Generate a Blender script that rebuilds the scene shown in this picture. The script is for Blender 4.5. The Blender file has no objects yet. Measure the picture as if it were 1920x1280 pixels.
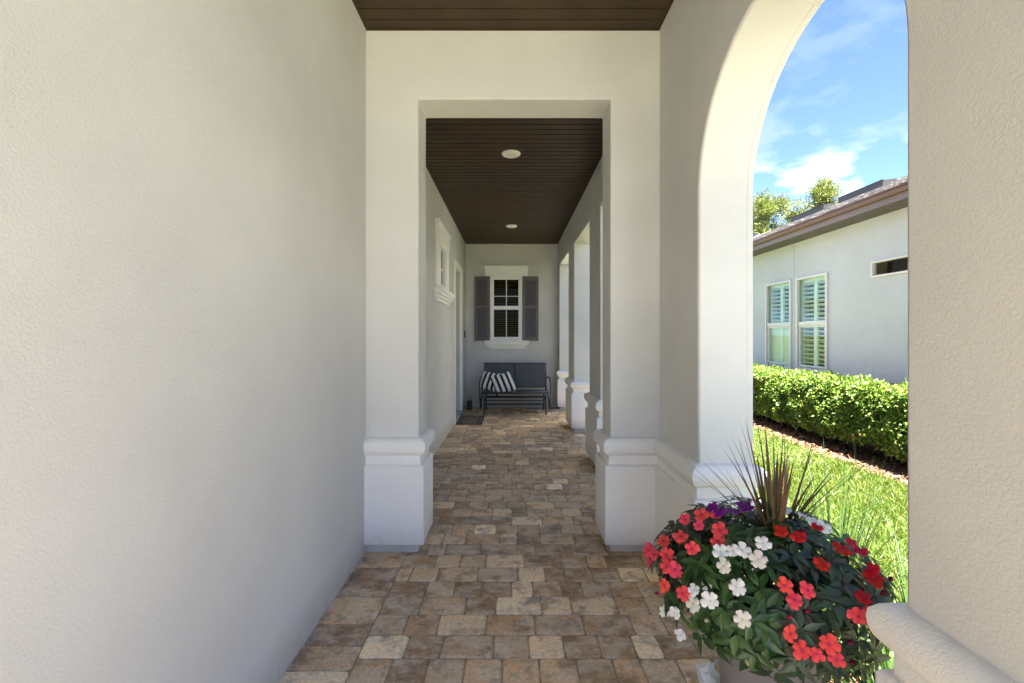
import bpy, math, random
import numpy as np
from mathutils import Vector, Matrix, Quaternion, noise as mnoise
R = math.radians
rng = np.random.default_rng(7)
random.seed(7)
sc = bpy.context.scene
C = sc.collection

# ------------------------------------------------------------------ camera, sky, sun, exposure
cam_d = bpy.data.cameras.new("camera"); cam = bpy.data.objects.new("camera", cam_d); C.objects.link(cam)
cam.location = (0, 0, 1.4); cam.rotation_euler = (R(90), 0, 0)
cam_d.sensor_width = 36; cam_d.lens = 16.0; cam_d.shift_y = -0.00625
cam_d.clip_start = 0.02; cam_d.clip_end = 3000
sc.camera = cam

SUN = Vector((.055, -.30, .94)).normalized()
sun_el = math.asin(SUN.z); sun_az = math.atan2(SUN.x, SUN.y)
w = bpy.data.worlds.new("World"); sc.world = w; w.use_nodes = True
nt = w.node_tree; nt.nodes.clear()
out = nt.nodes.new('ShaderNodeOutputWorld'); bg = nt.nodes.new('ShaderNodeBackground')
sky = nt.nodes.new('ShaderNodeTexSky'); sky.sky_type = 'NISHITA'; sky.sun_disc = False
sky.sun_elevation = sun_el; sky.sun_rotation = sun_az; sky.dust_density = 0.3; sky.ozone_density = 3.0; sky.air_density = 0.36; sky.altitude = 1500
tc = nt.nodes.new('ShaderNodeTexCoord')
mp = nt.nodes.new('ShaderNodeMapping'); mp.inputs['Scale'].default_value = (1, 1, 2.2); mp.inputs['Location'].default_value = (5.2, 0.7, 2.0)
nz = nt.nodes.new('ShaderNodeTexNoise'); nz.inputs['Scale'].default_value = 6.5; nz.inputs['Detail'].default_value = 9; nz.inputs['Roughness'].default_value = .56
cr = nt.nodes.new('ShaderNodeValToRGB'); cr.color_ramp.elements[0].position = .49; cr.color_ramp.elements[1].position = .60
sep = nt.nodes.new('ShaderNodeSeparateXYZ')
band = nt.nodes.new('ShaderNodeValToRGB'); e = band.color_ramp.elements
e[0].position = 0.0; e[0].color = (.9, .9, .9, 1); e[1].position = .42; e[1].color = (.10, .10, .10, 1)
m_ = e.new(.29); m_.color = (1, 1, 1, 1); m_ = e.new(.32); m_.color = (.22, .22, .22, 1)
mul = nt.nodes.new('ShaderNodeMath'); mul.operation = 'MULTIPLY'
mix = nt.nodes.new('ShaderNodeMix'); mix.data_type = 'RGBA'
L = nt.links.new
L(tc.outputs['Generated'], mp.inputs['Vector']); L(mp.outputs['Vector'], nz.inputs['Vector']); L(nz.outputs['Fac'], cr.inputs['Fac'])
L(tc.outputs['Generated'], sep.inputs[0]); L(sep.outputs['Z'], band.inputs['Fac'])
L(cr.outputs['Color'], mul.inputs[0]); L(band.outputs['Color'], mul.inputs[1]); L(mul.outputs[0], mix.inputs['Factor'])
L(sky.outputs['Color'], mix.inputs['A']); mix.inputs['B'].default_value = (1.9, 1.95, 2.05, 1)
L(mix.outputs['Result'], bg.inputs['Color']); bg.inputs['Strength'].default_value = 0.06
L(bg.outputs[0], out.inputs['Surface'])
sd = bpy.data.lights.new("sun", 'SUN'); so = bpy.data.objects.new("sun", sd); C.objects.link(so)
sd.energy = 5.0; sd.angle = R(.5); sd.color = (1, .95, .87)
so.rotation_euler = (-SUN).to_track_quat('-Z', 'Y').to_euler(); so.location = (5, 5, 20)
sc.view_settings.view_transform = 'Standard'; sc.view_settings.look = 'None'; sc.view_settings.gamma = 1
sc.view_settings.exposure = 3.94
sc.render.engine = 'CYCLES'
sc.cycles.use_denoising = True
sc.cycles.max_bounces = 14; sc.cycles.diffuse_bounces = 8; sc.cycles.transparent_max_bounces = 16
sc.cycles.sample_clamp_indirect = 6

# ------------------------------------------------------------------ mesh helpers
class MB:
    def __init__(s): s.v = []; s.f = []; s.m = []
    def add(s, vs, fs, mi=0):
        b = len(s.v); s.v += [tuple(q) for q in vs]
        for f in fs: s.f.append([b + i for i in f]); s.m.append(mi)
        return s
    def box(s, x0, x1, y0, y1, z0, z1, mi=0, M=None):
        vs = [Vector((x, y, z)) for z in (z0, z1) for y in (y0, y1) for x in (x0, x1)]
        if M is not None: vs = [M @ q for q in vs]
        return s.add(vs, [(0, 2, 3, 1), (4, 5, 7, 6), (0, 1, 5, 4), (2, 6, 7, 3), (0, 4, 6, 2), (1, 3, 7, 5)], mi)
    def tube(s, pts, r, n=8, mi=0, closed=False):
        pts = [Vector(p) for p in pts]; rings = []
        k = len(pts); up = None
        for i, p in enumerate(pts):
            a = pts[(i - 1) % k] if (i > 0 or closed) else p
            b = pts[(i + 1) % k] if (i < k - 1 or closed) else p
            d = (b - a).normalized()
            if up is None: up = Vector((0, 0, 1)) if abs(d.z) < .9 else Vector((1, 0, 0))
            x = d.cross(up).normalized(); up = x.cross(d).normalized()
            rr = r[i] if isinstance(r, (list, tuple)) else r
            rings.append([p + (x * math.cos(2 * math.pi * j / n) + up * math.sin(2 * math.pi * j / n)) * rr for j in range(n)])
        vs = [q for rg in rings for q in rg]; fs = []
        for i in range(k if closed else k - 1):
            a = i * n; b = ((i + 1) % k) * n
            for j in range(n): fs.append((a + j, a + (j + 1) % n, b + (j + 1) % n, b + j))
        if not closed:
            fs.append(tuple(range(n))[::-1]); fs.append(tuple((k - 1) * n + j for j in range(n)))
        return s.add(vs, fs, mi)
    def lathe(s, prof, c, n=32, mi=0):
        vs = []; fs = []
        for (r, z) in prof:
            for j in range(n):
                a = 2 * math.pi * j / n; vs.append((c[0] + r * math.cos(a), c[1] + r * math.sin(a), c[2] + z))
        for i in range(len(prof) - 1):
            for j in range(n):
                fs.append((i * n + j, i * n + (j + 1) % n, (i + 1) * n + (j + 1) % n, (i + 1) * n + j))
        return s.add(vs, fs, mi)
    def sweep(s, path, prof, closed=False, mi=0):
        # path: xy points, outward = right of travel; prof: (offset, z)
        k = len(path); P = [Vector(p) for p in path]; offs = []
        for i in range(k):
            a = P[i] - P[i - 1] if (i > 0 or closed) else None
            b = P[(i + 1) % k] - P[i] if (i < k - 1 or closed) else None
            n1 = Vector((a.y, -a.x)).normalized() if a is not None else None
            n2 = Vector((b.y, -b.x)).normalized() if b is not None else None
            if n1 is None: offs.append(n2)
            elif n2 is None: offs.append(n1)
            else:
                h = (n1 + n2); offs.append(h / max(.2, h.dot(n1)) if h.length > .01 else n1)
        m = len(prof); vs = []; fs = []
        for i in range(k):
            for (o, z) in prof: vs.append((P[i].x + offs[i].x * o, P[i].y + offs[i].y * o, z))
        for i in range(k if closed else k - 1):
            a = i * m; b = ((i + 1) % k) * m
            for j in range(m - 1): fs.append((a + j, a + j + 1, b + j + 1, b + j))
        return s.add(vs, fs, mi)

ORG = {}
def tag(o, label=None, cat=None, group=None, kind=None):
    if label: o['label'] = label
    if cat: o['category'] = cat
    if group: o['group'] = group
    if kind: o['kind'] = kind
    return o
def finish(o, org, parent, rot=None):
    C.objects.link(o)
    if parent is not None:
        o.parent = parent; o.location = org - ORG[parent.name]
    else: o.location = org
    if rot is not None: o.rotation_mode = 'QUATERNION'; o.rotation_quaternion = rot
    ORG[o.name] = org.copy()
    return o
def obj(name, mb, mats, parent=None, org=None, smooth=False, bevel=0, seg=2, ang=30, fix=True, merge=False):
    if not isinstance(mats, (list, tuple)): mats = [mats]
    V = np.array(mb.v, dtype=float)
    if org is None:
        lo, hi = V.min(0), V.max(0); org = Vector(((lo[0] + hi[0]) / 2, (lo[1] + hi[1]) / 2, lo[2]))
    org = Vector(org); V = V - np.array(org)
    me = bpy.data.meshes.new(name); me.from_pydata([tuple(q) for q in V], [], mb.f)
    for m in mats: me.materials.append(m)
    me.polygons.foreach_set('material_index', mb.m)
    if fix:
        import bmesh
        bm = bmesh.new(); bm.from_mesh(me)
        if merge: bmesh.ops.remove_doubles(bm, verts=bm.verts, dist=1e-5)
        bmesh.ops.recalc_face_normals(bm, faces=bm.faces); bm.to_mesh(me); bm.free()
    if smooth: me.polygons.foreach_set('use_smooth', [True] * len(me.polygons))
    me.update()
    o = bpy.data.objects.new(name, me); finish(o, org, parent)
    if bevel:
        md = o.modifiers.new('bevel', 'BEVEL'); md.width = bevel; md.segments = seg; md.limit_method = 'ANGLE'; md.angle_limit = R(ang)
        if smooth is False and seg > 1: md.harden_normals = False
    return o
def empty(name, loc, parent=None):
    o = bpy.data.objects.new(name, None); o.empty_display_size = .1
    return finish(o, Vector(loc), parent)
def dup(root, loc):
    r = root.copy(); C.objects.link(r); r.location = loc; ORG[r.name] = Vector(loc)
    for ch in root.children:
        c = ch.copy(); C.objects.link(c); c.parent = r
        for g in ch.children:
            d = g.copy(); C.objects.link(d); d.parent = c
    return r
def smooth_by_angle(o, a=40):
    me = o.data
    me.polygons.foreach_set('use_smooth', [True] * len(me.polygons))
    try: me.set_sharp_from_angle(angle=R(a))
    except Exception: pass
    return o

def strips(name, P0, D, UP, Ln, Wd, prof, bend, mats, parent=None, org=None, fold=0.0, S=None, smooth=True):
    """many leaf blades in one mesh: numpy arrays of root, direction, up, length, width"""
    P0 = np.asarray(P0, float); D = np.asarray(D, float); UP = np.asarray(UP, float); N = len(P0)
    D /= np.linalg.norm(D, axis=1, keepdims=True)
    SD = np.cross(D, UP); SD /= (np.linalg.norm(SD, axis=1, keepdims=True) + 1e-9)
    UP = np.cross(SD, D)
    prof = np.asarray(prof, float); S = len(prof); t = np.linspace(0, 1, S)
    Ln = np.broadcast_to(np.asarray(Ln, float), (N,)); Wd = np.broadcast_to(np.asarray(Wd, float), (N,)); bend = np.broadcast_to(np.asarray(bend, float), (N,))
    c = P0[:, None] + D[:, None] * (Ln[:, None] * t)[..., None] + UP[:, None] * ((bend * Ln)[:, None] * t ** 2)[..., None]
    hw = (Wd[:, None] * prof)[..., None] * .5
    a = c + SD[:, None] * hw; b = c - SD[:, None] * hw
    if fold:
        lift = UP[:, None] * hw * fold
        V = np.stack([a + lift, c, b + lift], 2); K = 3
    else: V = np.stack([a, b], 2); K = 2
    V = V.reshape(-1, 3)
    base = (np.arange(N) * S * K)[:, None, None] + (np.arange(S - 1) * K)[None, :, None]
    quads = []
    for k in range(K - 1):
        quads.append(np.stack([base[..., 0] + k, base[..., 0] + k + 1, base[..., 0] + K + k + 1, base[..., 0] + K + k], -1))
    F = np.stack(quads, 2).reshape(-1, 4)
    if org is None:
        lo, hi = V.min(0), V.max(0); org = Vector(((lo[0] + hi[0]) / 2, (lo[1] + hi[1]) / 2, lo[2]))
    org = Vector(org); V = V - np.array(org)
    me = bpy.data.meshes.new(name)
    me.vertices.add(len(V)); me.vertices.foreach_set('co', V.astype(np.float32).ravel())
    me.loops.add(F.size); me.loops.foreach_set('vertex_index', F.astype(np.int32).ravel())
    me.polygons.add(len(F)); me.polygons.foreach_set('loop_start', (np.arange(len(F)) * 4).astype(np.int32))
    try: me.polygons.foreach_set('loop_total', np.full(len(F), 4, np.int32))
    except Exception: pass
    me.update(calc_edges=True)
    at = me.attributes.new('rnd', 'FLOAT', 'POINT'); at.data.foreach_set('value', np.repeat(rng.random(N), S * K).astype(np.float32))
    at = me.attributes.new('along', 'FLOAT', 'POINT'); at.data.foreach_set('value', np.tile(np.repeat(t, K), N).astype(np.float32))
    if smooth: me.polygons.foreach_set('use_smooth', np.ones(len(F), bool))
    for m in (mats if isinstance(mats, (list, tuple)) else [mats]): me.materials.append(m)
    o = bpy.data.objects.new(name, me)
    return finish(o, org, parent)

# ------------------------------------------------------------------ materials
def mat(name):
    m = bpy.data.materials.new(name); m.use_nodes = True
    return m, m.node_tree, m.node_tree.nodes['Principled BSDF']
def nd(t, typ, **kw):
    n = t.nodes.new(typ)
    for k, v in kw.items():
        if k in n.inputs.keys(): n.inputs[k].default_value = v
        else: setattr(n, k, v)
    return n
def ramp(t, fac, stops):
    r = t.nodes.new('ShaderNodeValToRGB'); el = r.color_ramp.elements
    el[0].position, el[0].color = stops[0][0], (*stops[0][1], 1); el[1].position, el[1].color = stops[-1][0], (*stops[-1][1], 1)
    for p, c in stops[1:-1]: q = el.new(p); q.color = (*c, 1)
    t.links.new(fac, r.inputs['Fac']); return r.outputs['Color']
def plain(name, col, rough=.5, metal=0, spec=.5, var=.12, scale=6, bump=0, bscale=80):
    m, t, b = mat(name)
    tcn = t.nodes.new('ShaderNodeTexCoord'); n = nd(t, 'ShaderNodeTexNoise', Scale=scale, Detail=6)
    t.links.new(tcn.outputs['Object'], n.inputs['Vector'])
    lo = tuple(c * (1 - var) for c in col); hi = tuple(min(1, c * (1 + var)) for c in col)
    t.links.new(ramp(t, n.outputs['Fac'], [(.3, lo), (.7, hi)]), b.inputs['Base Color'])
    b.inputs['Roughness'].default_value = rough; b.inputs['Metallic'].default_value = metal; b.inputs['Specular IOR Level'].default_value = spec
    if bump:
        n2 = nd(t, 'ShaderNodeTexNoise', Scale=bscale, Detail=4); t.links.new(tcn.outputs['Object'], n2.inputs['Vector'])
        bp = nd(t, 'ShaderNodeBump', Strength=bump, Distance=.004); t.links.new(n2.outputs['Fac'], bp.inputs['Height']); t.links.new(bp.outputs[0], b.inputs['Normal'])
    return m
def stucco(name, col, bump=.27, scale=145, var=.075):
    m, t, b = mat(name); ge = t.nodes.new('ShaderNodeNewGeometry')
    big = nd(t, 'ShaderNodeTexNoise', Scale=1.3, Detail=5); t.links.new(ge.outputs['Position'], big.inputs['Vector'])
    lo = tuple(c * (1 - var) for c in col); hi = tuple(c * (1 + var) for c in col)
    wall_c = ramp(t, big.outputs['Fac'], [(.3, lo), (.7, hi)])
    sz = nd(t, 'ShaderNodeSeparateXYZ'); t.links.new(ge.outputs['Position'], sz.inputs[0])
    hz = nd(t, 'ShaderNodeMapRange'); hz.inputs['From Min'].default_value = .26; hz.inputs['From Max'].default_value = .0; t.links.new(sz.outputs['Z'], hz.inputs['Value'])
    dn = nd(t, 'ShaderNodeTexNoise', Scale=11, Detail=7, Roughness=.75); t.links.new(ge.outputs['Position'], dn.inputs['Vector'])
    dm_ = nd(t, 'ShaderNodeMath', operation='MULTIPLY'); t.links.new(hz.outputs[0], dm_.inputs[0]); t.links.new(dn.outputs['Fac'], dm_.inputs[1])
    dirt = ramp(t, dm_.outputs[0], [(.12, (0, 0, 0)), (.62, (.5, .5, .5))])
    dmx = nd(t, 'ShaderNodeMix', data_type='RGBA'); t.links.new(dirt, dmx.inputs['Factor']); t.links.new(wall_c, dmx.inputs['A']); dmx.inputs['B'].default_value = (.30, .24, .17, 1)
    t.links.new(dmx.outputs['Result'], b.inputs['Base Color'])
    b.inputs['Roughness'].default_value = .85; b.inputs['Specular IOR Level'].default_value = .25
    n1 = nd(t, 'ShaderNodeTexNoise', Scale=scale, Detail=5, Roughness=.65, Distortion=.35); t.links.new(ge.outputs['Position'], n1.inputs['Vector'])
    sharp = nd(t, 'ShaderNodeMapRange'); sharp.inputs['From Min'].default_value = .44; sharp.inputs['From Max'].default_value = .62
    t.links.new(n1.outputs['Fac'], sharp.inputs['Value'])
    n2 = nd(t, 'ShaderNodeTexNoise', Scale=scale * 5, Detail=3); t.links.new(ge.outputs['Position'], n2.inputs['Vector'])
    n3 = nd(t, 'ShaderNodeTexNoise', Scale=4, Detail=2); t.links.new(ge.outputs['Position'], n3.inputs['Vector'])
    ad = nd(t, 'ShaderNodeMath', operation='MULTIPLY_ADD'); ad.inputs[1].default_value = .3
    t.links.new(n2.outputs['Fac'], ad.inputs[0]); t.links.new(sharp.outputs[0], ad.inputs[2])
    ad2 = nd(t, 'ShaderNodeMath', operation='MULTIPLY_ADD'); ad2.inputs[1].default_value = 1.6
    t.links.new(n3.outputs['Fac'], ad2.inputs[0]); t.links.new(ad.outputs[0], ad2.inputs[2])
    bp = nd(t, 'ShaderNodeBump', Strength=bump, Distance=.0035); t.links.new(ad2.outputs[0], bp.inputs['Height']); t.links.new(bp.outputs[0], b.inputs['Normal'])
    return m
def leafmat(name, stops, rough=.4, transl=.3, spec=.5, attr='rnd', along=None):
    m, t, b = mat(name)
    a = nd(t, 'ShaderNodeAttribute'); a.attribute_name = attr
    col = ramp(t, a.outputs['Fac'], stops)
    if along:
        a2 = nd(t, 'ShaderNodeAttribute'); a2.attribute_name = 'along'
        col2 = ramp(t, a2.outputs['Fac'], along); mx = nd(t, 'ShaderNodeMix', data_type='RGBA', blend_type='MULTIPLY'); mx.inputs['Factor'].default_value = 1
        t.links.new(col, mx.inputs['A']); t.links.new(col2, mx.inputs['B']); col = mx.outputs['Result']
    t.links.new(col, b.inputs['Base Color']); b.inputs['Roughness'].default_value = rough; b.inputs['Specular IOR Level'].default_value = spec
    tr = nd(t, 'ShaderNodeBsdfTranslucent'); t.links.new(col, tr.inputs['Color'])
    ms = nd(t, 'ShaderNodeMixShader'); ms.inputs[0].default_value = transl
    o = t.nodes['Material Output']; t.links.new(b.outputs[0], ms.inputs[1]); t.links.new(tr.outputs[0], ms.inputs[2]); t.links.new(ms.outputs[0], o.inputs['Surface'])
    return m
def glass(name, tint, refl=.9, f0=.02):
    m, t, b = mat(name); t.nodes.remove(b)
    tr = nd(t, 'ShaderNodeBsdfTransparent'); tr.inputs['Color'].default_value = (*tint, 1)
    gl = nd(t, 'ShaderNodeBsdfGlossy', Roughness=.015); gl.inputs['Color'].default_value = (refl, refl, refl, 1)
    lw = nd(t, 'ShaderNodeLayerWeight', Blend=.5); pw_ = nd(t, 'ShaderNodeMath', operation='POWER'); pw_.inputs[1].default_value = 5
    fr = nd(t, 'ShaderNodeMath', operation='MULTIPLY_ADD'); fr.inputs[1].default_value = .4; fr.inputs[2].default_value = f0; ms = nd(t, 'ShaderNodeMixShader')
    t.links.new(lw.outputs['Facing'], pw_.inputs[0]); t.links.new(pw_.outputs[0], fr.inputs[0]); t.links.new(fr.outputs[0], ms.inputs[0]); t.links.new(tr.outputs[0], ms.inputs[1]); t.links.new(gl.outputs[0], ms.inputs[2])
    t.links.new(ms.outputs[0], t.nodes['Material Output'].inputs['Surface'])
    return m

M_WALL = stucco('wall_stucco', (.605, .603, .582))
M_BASE = stucco('base_stucco', (.82, .808, .775), bump=.46, scale=110, var=.04)
M_NWALL = stucco('neighbour_stucco', (.605, .585, .585), bump=.6, scale=45, var=.05)
M_TRIM = plain('trim_white', (.87, .865, .83), rough=.5, var=.03, bump=.15, bscale=120)
M_VINYL = plain('vinyl_white', (.85, .845, .82), rough=.35, var=.02)
M_TAN = plain('vinyl_almond', (.72, .66, .58), rough=.4, var=.03)
M_CEIL = plain('ceiling_brown', (.047, .028, .0135), spec=.3, rough=.5, var=.2, scale=4, bump=.12, bscale=30)
M_CEILD = plain('ceiling_groove', (.003, .002, .0015), rough=.9)
M_SHUT = plain('shutter_paint', (.13, .115, .122), rough=.5, var=.06)
M_FASC = plain('fascia_brown', (.20, .132, .11), rough=.45, var=.05)
M_GUT = plain('gutter_brown', (.12, .042, .032), rough=.45, var=.05)
M_SOFF = plain('soffit_brown', (.11, .085, .07), rough=.55, var=.06)
M_DARK = plain('room_shade_black', (.03, .03, .028), rough=.9)  # near-black colour stands in for the shade of unlit rooms
M_BENCH = plain('bench_metal', (.042, .046, .055), rough=.38, var=.1)
M_CHAR = plain('slate_metal', (.02, .024, .033), rough=.4)
M_BOUNCE_R = plain('rear_bounce_grey', (.31, .305, .285), rough=.9, var=.12, bump=.4)
M_BOUNCE_S = plain('side_bounce_grey', (.23, .228, .22), rough=.9, var=.12, bump=.4)
M_CONC = plain('concrete', (.36, .36, .35), rough=.9, var=.12, bump=.4)
M_PLINTH = plain('plinth_grey', (.33, .34, .34), rough=.9, var=.1, bump=.3)
M_DOOR = plain('door_white', (.7, .7, .68), rough=.4, var=.02)
M_BLIND = plain('blind_slat', (.50, .47, .36), rough=.5, var=.05)
M_PSHUT = plain('plantation_shutter_white', (.86, .87, .85), rough=.4, var=.02)
M_VENT = plain('vent_metal', (.020, .018, .018), rough=.5)
M_GLASS = glass('window_glass', (.66, .62, .46), f0=.002)
M_GGLASS = glass('tinted_glass', (.88, .935, .86))
M_BLACK = plain('black_plastic', (.015, .015, .016), rough=.3)
M_BARK = plain('bark', (.16, .10, .07), rough=.9, var=.3, scale=14, bump=.6, bscale=20)
M_LENS = plain('lamp_lens', (.78, .76, .68), rough=.4, var=.01)
M_SLING = plain('sling_fabric', (.085, .092, .108), rough=.75, var=.06, scale=40, bump=.2, bscale=400)

# pavers: per-paver tone + weathering
M_PAVE, t, b = mat('paver_stone')
at = nd(t, 'ShaderNodeAttribute'); at.attribute_name = 'tone'
ge = t.nodes.new('ShaderNodeNewGeometry')
at2 = nd(t, 'ShaderNodeAttribute'); at2.attribute_name = 'rnd'
ofs = nd(t, 'ShaderNodeVectorMath', operation='MULTIPLY_ADD'); ofs.inputs[1].default_value = (1, 1, 1)
cx = nd(t, 'ShaderNodeCombineXYZ'); sc7 = nd(t, 'ShaderNodeMath', operation='MULTIPLY'); sc7.inputs[1].default_value = 60
t.links.new(at2.outputs['Fac'], sc7.inputs[0]); t.links.new(sc7.outputs[0], cx.inputs['Z'])
t.links.new(ge.outputs['Position'], ofs.inputs[0]); t.links.new(cx.outputs[0], ofs.inputs[2])
stretch = nd(t, 'ShaderNodeMapping'); stretch.inputs['Scale'].default_value = (.55, 1, 1); t.links.new(ofs.outputs[0], stretch.inputs['Vector'])
n1 = nd(t, 'ShaderNodeTexNoise', Scale=13, Detail=8, Roughness=.68); t.links.new(stretch.outputs[0], n1.inputs['Vector'])
n2 = nd(t, 'ShaderNodeTexNoise', Scale=70, Detail=6, Roughness=.7); t.links.new(ofs.outputs[0], n2.inputs['Vector'])
n3 = nd(t, 'ShaderNodeTexNoise', Scale=9, Detail=6, Roughness=.65); t.links.new(ofs.outputs[0], n3.inputs['Vector'])
f1 = ramp(t, n1.outputs['Fac'], [(.43, (0, 0, 0)), (.60, (1, 1, 1))])
mA = nd(t, 'ShaderNodeMix', data_type='RGBA'); t.links.new(f1, mA.inputs['Factor']); t.links.new(at.outputs['Color'], mA.inputs['A'])
lt = nd(t, 'ShaderNodeMix', data_type='RGBA'); lt.inputs['Factor'].default_value = .62; t.links.new(at.outputs['Color'], lt.inputs['A']); lt.inputs['B'].default_value = (.66, .58, .45, 1)
t.links.new(lt.outputs['Result'], mA.inputs['B'])
f2 = ramp(t, n3.outputs['Fac'], [(.50, (0, 0, 0)), (.65, (.6, .6, .6))])
mB = nd(t, 'ShaderNodeMix', data_type='RGBA'); t.links.new(f2, mB.inputs['Factor']); t.links.new(mA.outputs['Result'], mB.inputs['A']); mB.inputs['B'].default_value = (.13, .085, .058, 1)
f3 = ramp(t, n2.outputs['Fac'], [(.3, (.72, .72, .72)), (.7, (1.22, 1.22, 1.22))])
mC = nd(t, 'ShaderNodeMix', data_type='RGBA', blend_type='MULTIPLY'); mC.inputs['Factor'].default_value = 1
t.links.new(mB.outputs['Result'], mC.inputs['A']); t.links.new(f3, mC.inputs['B'])
t.links.new(mC.outputs['Result'], b.inputs['Base Color']); b.inputs['Roughness'].default_value = .72; b.inputs['Specular IOR Level'].default_value = .35
bp = nd(t, 'ShaderNodeBump', Strength=.5, Distance=.003); t.links.new(n2.outputs['Fac'], bp.inputs['Height']); t.links.new(bp.outputs[0], b.inputs['Normal'])
M_SAND = plain('joint_sand', (.30, .235, .16), rough=1, var=.3, scale=60, bump=.5)

# shingles
M_SHING, t, b = mat('shingle'); ge = t.nodes.new('ShaderNodeNewGeometry')
mpn = nd(t, 'ShaderNodeMapping'); mpn.inputs['Rotation'].default_value = (0, 0, R(90)); t.links.new(ge.outputs['Position'], mpn.inputs['Vector'])
bk = nd(t, 'ShaderNodeTexBrick', Scale=1.0); bk.inputs['Brick Width'].default_value = .3; bk.inputs['Row Height'].default_value = .13; bk.inputs['Mortar Size'].default_value = .012
bk.inputs['Color1'].default_value = (.42, .37, .33, 1); bk.inputs['Color2'].default_value = (.24, .20, .175, 1); bk.inputs['Mortar'].default_value = (.12, .10, .09, 1); bk.inputs['Bias'].default_value = -.1
t.links.new(mpn.outputs[0], bk.inputs['Vector'])
nn = nd(t, 'ShaderNodeTexNoise', Scale=9, Detail=6); t.links.new(ge.outputs['Position'], nn.inputs['Vector'])
mx = nd(t, 'ShaderNodeMix', data_type='RGBA', blend_type='MULTIPLY'); mx.inputs['Factor'].default_value = 1
t.links.new(bk.outputs['Color'], mx.inputs['A']); t.links.new(ramp(t, nn.outputs['Fac'], [(.3, (.6, .6, .6)), (.7, (1.3, 1.3, 1.3))]), mx.inputs['B']); t.links.new(mx.outputs['Result'], b.inputs['Base Color'])
b.inputs['Roughness'].default_value = .9
bp = nd(t, 'ShaderNodeBump', Strength=1, Distance=.02); t.links.new(bk.outputs['Fac'], bp.inputs['Height']); bp.invert = True; t.links.new(bp.outputs[0], b.inputs['Normal'])

# striped pillow
M_PILLOW, t, b = mat('striped_fabric'); tcn = t.nodes.new('ShaderNodeTexCoord')
sp = nd(t, 'ShaderNodeSeparateXYZ'); t.links.new(tcn.outputs['Object'], sp.inputs[0])
ml = nd(t, 'ShaderNodeMath', operation='MULTIPLY'); ml.inputs[1].default_value = 2 * math.pi / .098; t.links.new(sp.outputs['X'], ml.inputs[0])
sn = nd(t, 'ShaderNodeMath', operation='COSINE'); t.links.new(ml.outputs[0], sn.inputs[0])
t.links.new(ramp(t, sn.outputs[0], [(.0, (.80, .79, .76)), (.06, (.80, .79, .76)), (.12, (.018, .018, .024)), (1, (.018, .018, .024))]), b.inputs['Base Color']); b.inputs['Roughness'].default_value = .9
# doormat
M_MAT, t, b = mat('doormat_coir'); tcn = t.nodes.new('ShaderNodeTexCoord'); sp = nd(t, 'ShaderNodeSeparateXYZ'); t.links.new(tcn.outputs['Object'], sp.inputs[0])
ab = nd(t, 'ShaderNodeMath', operation='ABSOLUTE'); t.links.new(sp.outputs['X'], ab.inputs[0])
mr = nd(t, 'ShaderNodeMath', operation='MULTIPLY'); mr.inputs[1].default_value = 4; t.links.new(ab.outputs[0], mr.inputs[0])
BR = (.15, .105, .075); DK = (.018, .014, .012)
nn = nd(t, 'ShaderNodeTexNoise', Scale=160, Detail=3); t.links.new(tcn.outputs['Object'], nn.inputs['Vector'])
cc = ramp(t, mr.outputs[0], [(0, BR), (.51, BR), (.52, DK), (.57, DK), (.58, BR), (.70, BR), (.71, DK), (.77, DK), (.78, BR), (1, BR)])
mx = nd(t, 'ShaderNodeMix', data_type='RGBA', blend_type='MULTIPLY'); mx.inputs['Factor'].default_value = 1; t.links.new(cc, mx.inputs['A'])
t.links.new(ramp(t, nn.outputs['Fac'], [(.3, (.6, .6, .6)), (.7, (1.3, 1.3, 1.3))]), mx.inputs['B']); t.links.new(mx.outputs['Result'], b.inputs['Base Color']); b.inputs['Roughness'].default_value = 1

# ground materials
M_SOIL = plain('lawn_soil', (.085, .105, .035), rough=1, var=.4, scale=9, bump=.6, bscale=50)
M_MULCHG = plain('mulch_ground', (.13, .065, .04), rough=1, var=.5, scale=40, bump=1, bscale=60)
M_CHIP = leafmat('mulch_chip', [(0, (.04, .02, .013)), (.35, (.11, .055, .032)), (.7, (.17, .095, .058)), (1, (.24, .17, .12))], rough=.9, transl=.0, spec=.2)
M_GRASS = leafmat('grass_blade', [(0, (.032, .062, .005)), (.5, (.072, .122, .013)), (.85, (.12, .17, .02)), (1, (.24, .21, .07))], rough=.45, transl=.4, spec=.4)
M_HEDGE = leafmat('hedge_leaf', [(0, (.04, .085, .012)), (.45, (.09, .155, .022)), (.9, (.17, .245, .035)), (.955, (.23, .29, .04)), (.985, (.24, .29, .045)), (1, (.34, .11, .05))], rough=.42, transl=.32, spec=.35)
M_HCORE = plain('hedge_shade_core', (.018, .032, .010), rough=1, var=.5, scale=30, bump=1, bscale=40)  # dark green painted as the shade between hedge leaves
M_PINE = leafmat('pine_needles', [(0, (.045, .072, .012)), (.5, (.11, .138, .022)), (1, (.18, .195, .04))], rough=.6, transl=.35)
M_LEAFD = leafmat('impatiens_leaf_bronze', [(0, (.022, .045, .022)), (.6, (.042, .078, .036)), (1, (.085, .085, .050))], rough=.42, transl=.15, along=[(0, (1.3, .9, .9)), (.4, (1, 1, 1)), (1, (1, 1, 1))])
M_LEAFG = leafmat('impatiens_leaf_green', [(0, (.022, .060, .016)), (.6, (.04, .095, .022)), (1, (.075, .15, .035))], rough=.36, transl=.22)
M_SPIKE = leafmat('spike_blade', [(0, (.085, .075, .025)), (.4, (.13, .075, .04)), (.8, (.17, .075, .055)), (1, (.13, .11, .04))], rough=.35, transl=.2, along=[(0, (1.0, 1.25, .8)), (.5, (1, 1, 1)), (.8, (.8, .6, .6)), (1, (.5, .35, .35))])
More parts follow.
